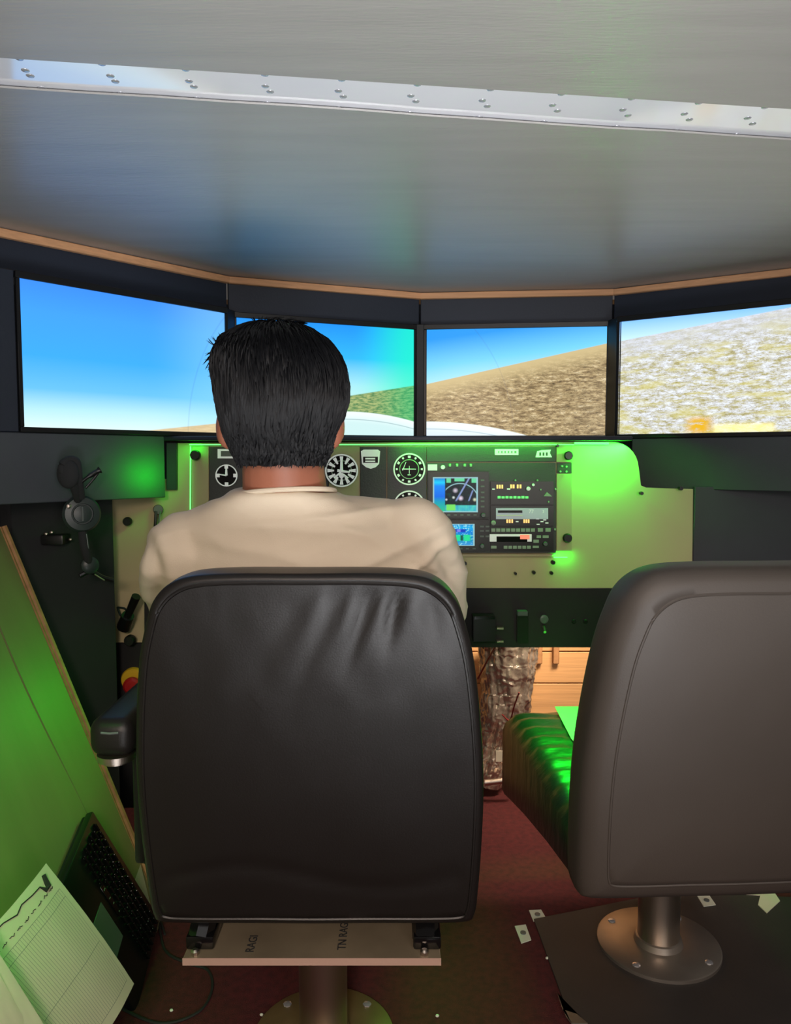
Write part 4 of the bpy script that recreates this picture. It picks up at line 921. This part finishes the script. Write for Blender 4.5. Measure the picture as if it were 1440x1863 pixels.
for r in range(6):
    for c_ in range(14):
        if r == 5 and 4 <= c_ <= 7: continue
        u = .015+c_*kw+(.004*(r % 2)); v = .02+r*.0185
        q = LM(u+kw/2, v+.008, .0072)
        if km is None:
            bmk = bmesh.new(); box(bmk, (-kw*.44, -.0078, -.002), (kw*.44, .0078, .002), .001, 1)
            km = bpy.data.meshes.new('key'); bmk.to_mesh(km); bmk.free(); km.materials.append(M['gloss'])
            Rm = Matrix((ux, vy, wz)).transposed().to_euler()
        o = bpy.data.objects.new('key', km); COL.objects.link(o); o.location = q; o.rotation_euler = Rm; o.parent = base
link('key', lbox(.015+4*kw, .015+8*kw-.003, .0205+5*.0185-.001, .0205+5*.0185+.0146, .0052, .0092, .001, 1), M['gloss'], base)
# small legends on the keys
bm = bmesh.new()
for r in range(6):
    for c_ in range(14):
        u = .015+c_*kw+(.004*(r % 2))+kw*.35; v = .02+r*.0185+.004
        for k in range(2):
            uu = u+rnd.uniform(-.003, .004); vv = v+rnd.uniform(-.001, .006); f = [bm.verts.new(LM(uu+a, vv+b, .00945)) for a, b in ((0, 0), (.0026, 0), (.0026, .0030), (0, .0030))]; bm.faces.new(f)
kl = link('key_legends', bm, M['mark'], base, smooth=False); kl['kind'] = 'stuff'
link('touchpad', lbox(L1*.36, L1*.66, .148, .225, .0055, .0066, .0008, 1), M['grey'], base)
# printed sheets
def sheet(corners, lift, label, lines, curl=.01, m='paper'):
    a, b, c, d = corners; t = thing('paper_sheet', label, 'paper', a); bm = bmesh.new(); n = 16; g = []
    nn_ = (b-a).cross(d-a).normalized(); nn_ = nn_ if nn_.y < 0 else -nn_
    def P(u, v, h=0):
        q = a*(1-u)*(1-v)+b*u*(1-v)+c*u*v+d*(1-u)*v
        return q-a+nn_*(curl*math.sin(u*PI)*.6+curl*.6*math.sin(v*PI*1.3+.5)+.0018*noise.noise(Vector((u*5, v*5, lift)))+h)
    for i in range(n+1): g.append([bm.verts.new(P(i/n, j/n)) for j in range(n+1)])
    for i in range(n):
        for j in range(n): bm.faces.new((g[i][j], g[i+1][j], g[i+1][j+1], g[i][j+1]))
    r = bmesh.ops.solidify(bm, geom=bm.faces[:], thickness=.0004)
    sh_ = link('sheet', bm, M[m], t)
    if lines:
        bm = bmesh.new()
        def ln_(u0, v0, u1, v1, w):
            k = 10; prev = None
            for i in range(k+1):
                u = u0+(u1-u0)*i/k; v = v0+(v1-v0)*i/k; du, dv = (w, 0) if abs(v1-v0) > abs(u1-u0) else (0, w)
                cur = (bm.verts.new(P(u-du, v-dv, .0012)), bm.verts.new(P(u+du, v+dv, .0012)))
                if prev: bm.faces.new((prev[0], prev[1], cur[1], cur[0]))
                prev = cur
        for i in range(33): ln_(.17, .06+i*.0265, .93, .06+i*.0265, .0011)
        for u in (.17, .23, .60, .93): ln_(u, .06, u, .908, .0013)
        pr_ = link('printed_table', bm, M['line'], t, smooth=False)
        bm = bmesh.new()
        tube(bm, [P(u, v, .0015) for u, v in ((.03, .10), (.10, .13), (.105, .17), (.06, .20), (.055, .30), (.04, .42), (.06, .50), (.03, .62), (.02, .8))], [.004, .005, .004, .0012, .001, .001, .0012, .001, .001], 6)
        for k in range(9):
            v = .1+k*.085; tube(bm, [P(.125+.007*noise.noise(Vector((q*1.7, k*3.1, 2)))*2, v+q*.007, .0014) for q in range(9)], .0006, 5)
        link('handwriting', bm, M['ink'], t)
    return t
pl = lambda x, y, Y: at(x, y, Y)
sheet([pl(82, 1571, 1.30), pl(242, 1790, 1.33), pl(150, 1960, 1.16), pl(-60, 1745, 1.13)], 1, 'cream-green sheet of paper with printed table leaning before the laptop', True)
sheet([pl(-30, 1690, 1.13), pl(105, 1905, 1.13), pl(60, 1990, 1.08), pl(-80, 1800, 1.08)], 3, 'pinkish white paper sheet in the bottom left corner under the printed sheet', False, .004)
sheet([pl(-30, 1722, 1.115), pl(70, 1900, 1.115), pl(30, 1985, 1.07), pl(-80, 1830, 1.07)], 5, 'folded white paper lowest in the bottom left corner', False, .004)
bm = bmesh.new(); fq = [onwall(242, 1610, .006), onwall(256, 1572, .006), onwall(275, 1650, .006), onwall(262, 1648, .006)]
f0 = bm.faces.new([bm.verts.new(q) for q in fq]); bmesh.ops.solidify(bm, geom=[f0], thickness=.001)
tag(link('paper_scrap', bm, M['paper'], smooth=False), 'small green-lit paper scrap on the left wall between laptop and left chair', 'paper')
# ------------------------------------------------------------------ duct foil, wires, mats and scraps
fo = thing('foil_duct', 'crumpled silver foil duct hanging below the panel between the chairs', 'duct')
bm = bmesh.new(); n1_, n2_ = 160, 110; g = []
for i in range(n1_+1):
    t = i/n1_; px = 925-45*t+16*math.sin(t*3); py = 1165+262*t; wd = 52-22*t; c = at(px, py, 2.58); R_ = wd/F*2.6; row = []
    for j in range(n2_):
        a = 2*PI*j/n2_; cr_ = .012*noise.noise(Vector((math.cos(a)*2.2, math.sin(a)*2.2, t*5)))-.016*abs(noise.noise(Vector((math.cos(a)*5+t*2, math.sin(a)*5, t*5))))-.009*abs(noise.noise(Vector((math.cos(a)*11, math.sin(a)*11-t*9, t*14))))-.004*abs(noise.noise(Vector((math.cos(a)*24, math.sin(a)*24, t*40))))+.01
        row.append(bm.verts.new(c+Vector(((R_+cr_)*math.cos(a), (R_*.7+cr_)*math.sin(a), .01*noise.noise(Vector((a, t*20, 9)))))))
    g.append(row)
for i in range(n1_):
    for j in range(n2_): bm.faces.new((g[i][j], g[i][(j+1) % n2_], g[i+1][(j+1) % n2_], g[i+1][j]))
link('foil_skin', bm, M['foil'], fo, angle=False)
bm = bmesh.new(); q0, q1 = at(882, 1424, 2.5), at(936, 1418, 2.5); cyl(bm, q0, q1, .01, .009, 12); link('foil_hem', bm, M['steel'], fo)
lb = link('paper_label', prect(903, 1366, 931, 1386, 2.475, .002), M['paper'], fo, smooth=False)
wr_ = thing('wire', 'thin red wire running down beside the foil duct', 'wire')
bm = bmesh.new(); tube(bm, spline([at(904, 1160, 2.16), at(900, 1178, 2.3), at(884, 1208, 2.42), at(870, 1235, 2.45)], 6), .003, 6); tube(bm, spline([at(945, 1260, 2.4), at(936, 1285, 2.42), at(928, 1310, 2.45), at(914, 1300, 2.45)], 6), .0025, 6); link('insulation', bm, M['wire'], wr_)
fl_ = thing('flat_mat', 'black rubber mat on the carpet under the right chair post', 'mat')
mp_ = [atz(972, 1676, .0), atz(1225, 1625, .0), atz(1520, 1640, 0), atz(1560, 1990, 0), atz(1070, 1940, 0), atz(1040, 1863, 0)]
link('mat_sheet', slab(mp_, .0, .006, .001), M['rubber'], fl_)
def scrap(pts, label, hole=True, m='tape', z=.0005, grp=None):
    P = [atz(x, y, z) for x, y in pts]; t = thing('tape_tab', label, 'tape', P[0], group=grp)
    bm = slab([p-Vector((P[0].x, P[0].y, P[0].z)) for p in P], .0, .002); link('tab', bm, M[m], t, smooth=False)
    c = sum(P, Vector())/len(P)-P[0]
    if hole: bm = bmesh.new(); cyl(bm, c+Vector((0, 0, .002)), c+Vector((0, 0, .0045)), .007, n=14); link('screw_head', bm, M['grey'], t)
scrap([(963, 1657), (985, 1656), (995, 1673), (971, 1677)], 'pale green tape tab at the far corner of the black mat', grp='tape tabs round the mat')
scrap([(937, 1686), (957, 1683), (967, 1711), (949, 1717)], 'bright green tape tab left of the black mat edge', grp='tape tabs round the mat')
scrap([(1269, 1631), (1292, 1631), (1303, 1647), (1281, 1650)], 'grey tape tab on the mat right of the chair post', z=.0065, grp='tape tabs round the mat')
scrap([(1353, 1622), (1408, 1622), (1420, 1640), (1396, 1662), (1380, 1647), (1384, 1630), (1358, 1628)], 'curled green paper scrap on the mat at the right edge', False, 'paper', .0065)
scrap([(1014, 1806), (1024, 1838), (1050, 1846), (1070, 1863), (1040, 1863), (1030, 1850)], 'torn strip of tape on the left mat edge near the bottom', False, 'flange2', .007)
scrap([(1272, 1692), (1277, 1692), (1306, 1728), (1301, 1730)], 'thin steel rod lying on the mat right of the chair base', False, 'steel', .0065)
for (x, y) in ((796, 1848), (312, 1838), (996, 1743), (476, 1846)):
    p = atz(x, y, .004); bm = bmesh.new(); ell(bm, (0, 0, 0), (.004, .003, .003), n=8); o = link('crumb', bm, M['tape']); o.location = p
    tag(o, {796: 'white crumb on the carpet right of the left chair base', 312: 'white crumb on the carpet beside the papers', 996: 'white speck on the mat edge', 476: 'white crumb on the carpet left of the chair base'}[x], 'crumb')
cb = thing('floor_cable', 'dark cable looping on the red carpet left of the chair base', 'cable')
bm = bmesh.new(); tube(bm, spline([atz(300, 1700, .004), atz(290, 1670, .004), atz(300, 1728, .004), atz(340, 1752, .004), atz(378, 1765, .004), atz(386, 1800, .004), atz(360, 1842, .004), atz(290, 1862, .004), atz(215, 1832, .004)], 8), .003, 6); link('cable_run', bm, M['ink'], cb)
bpy.context.view_layer.update()
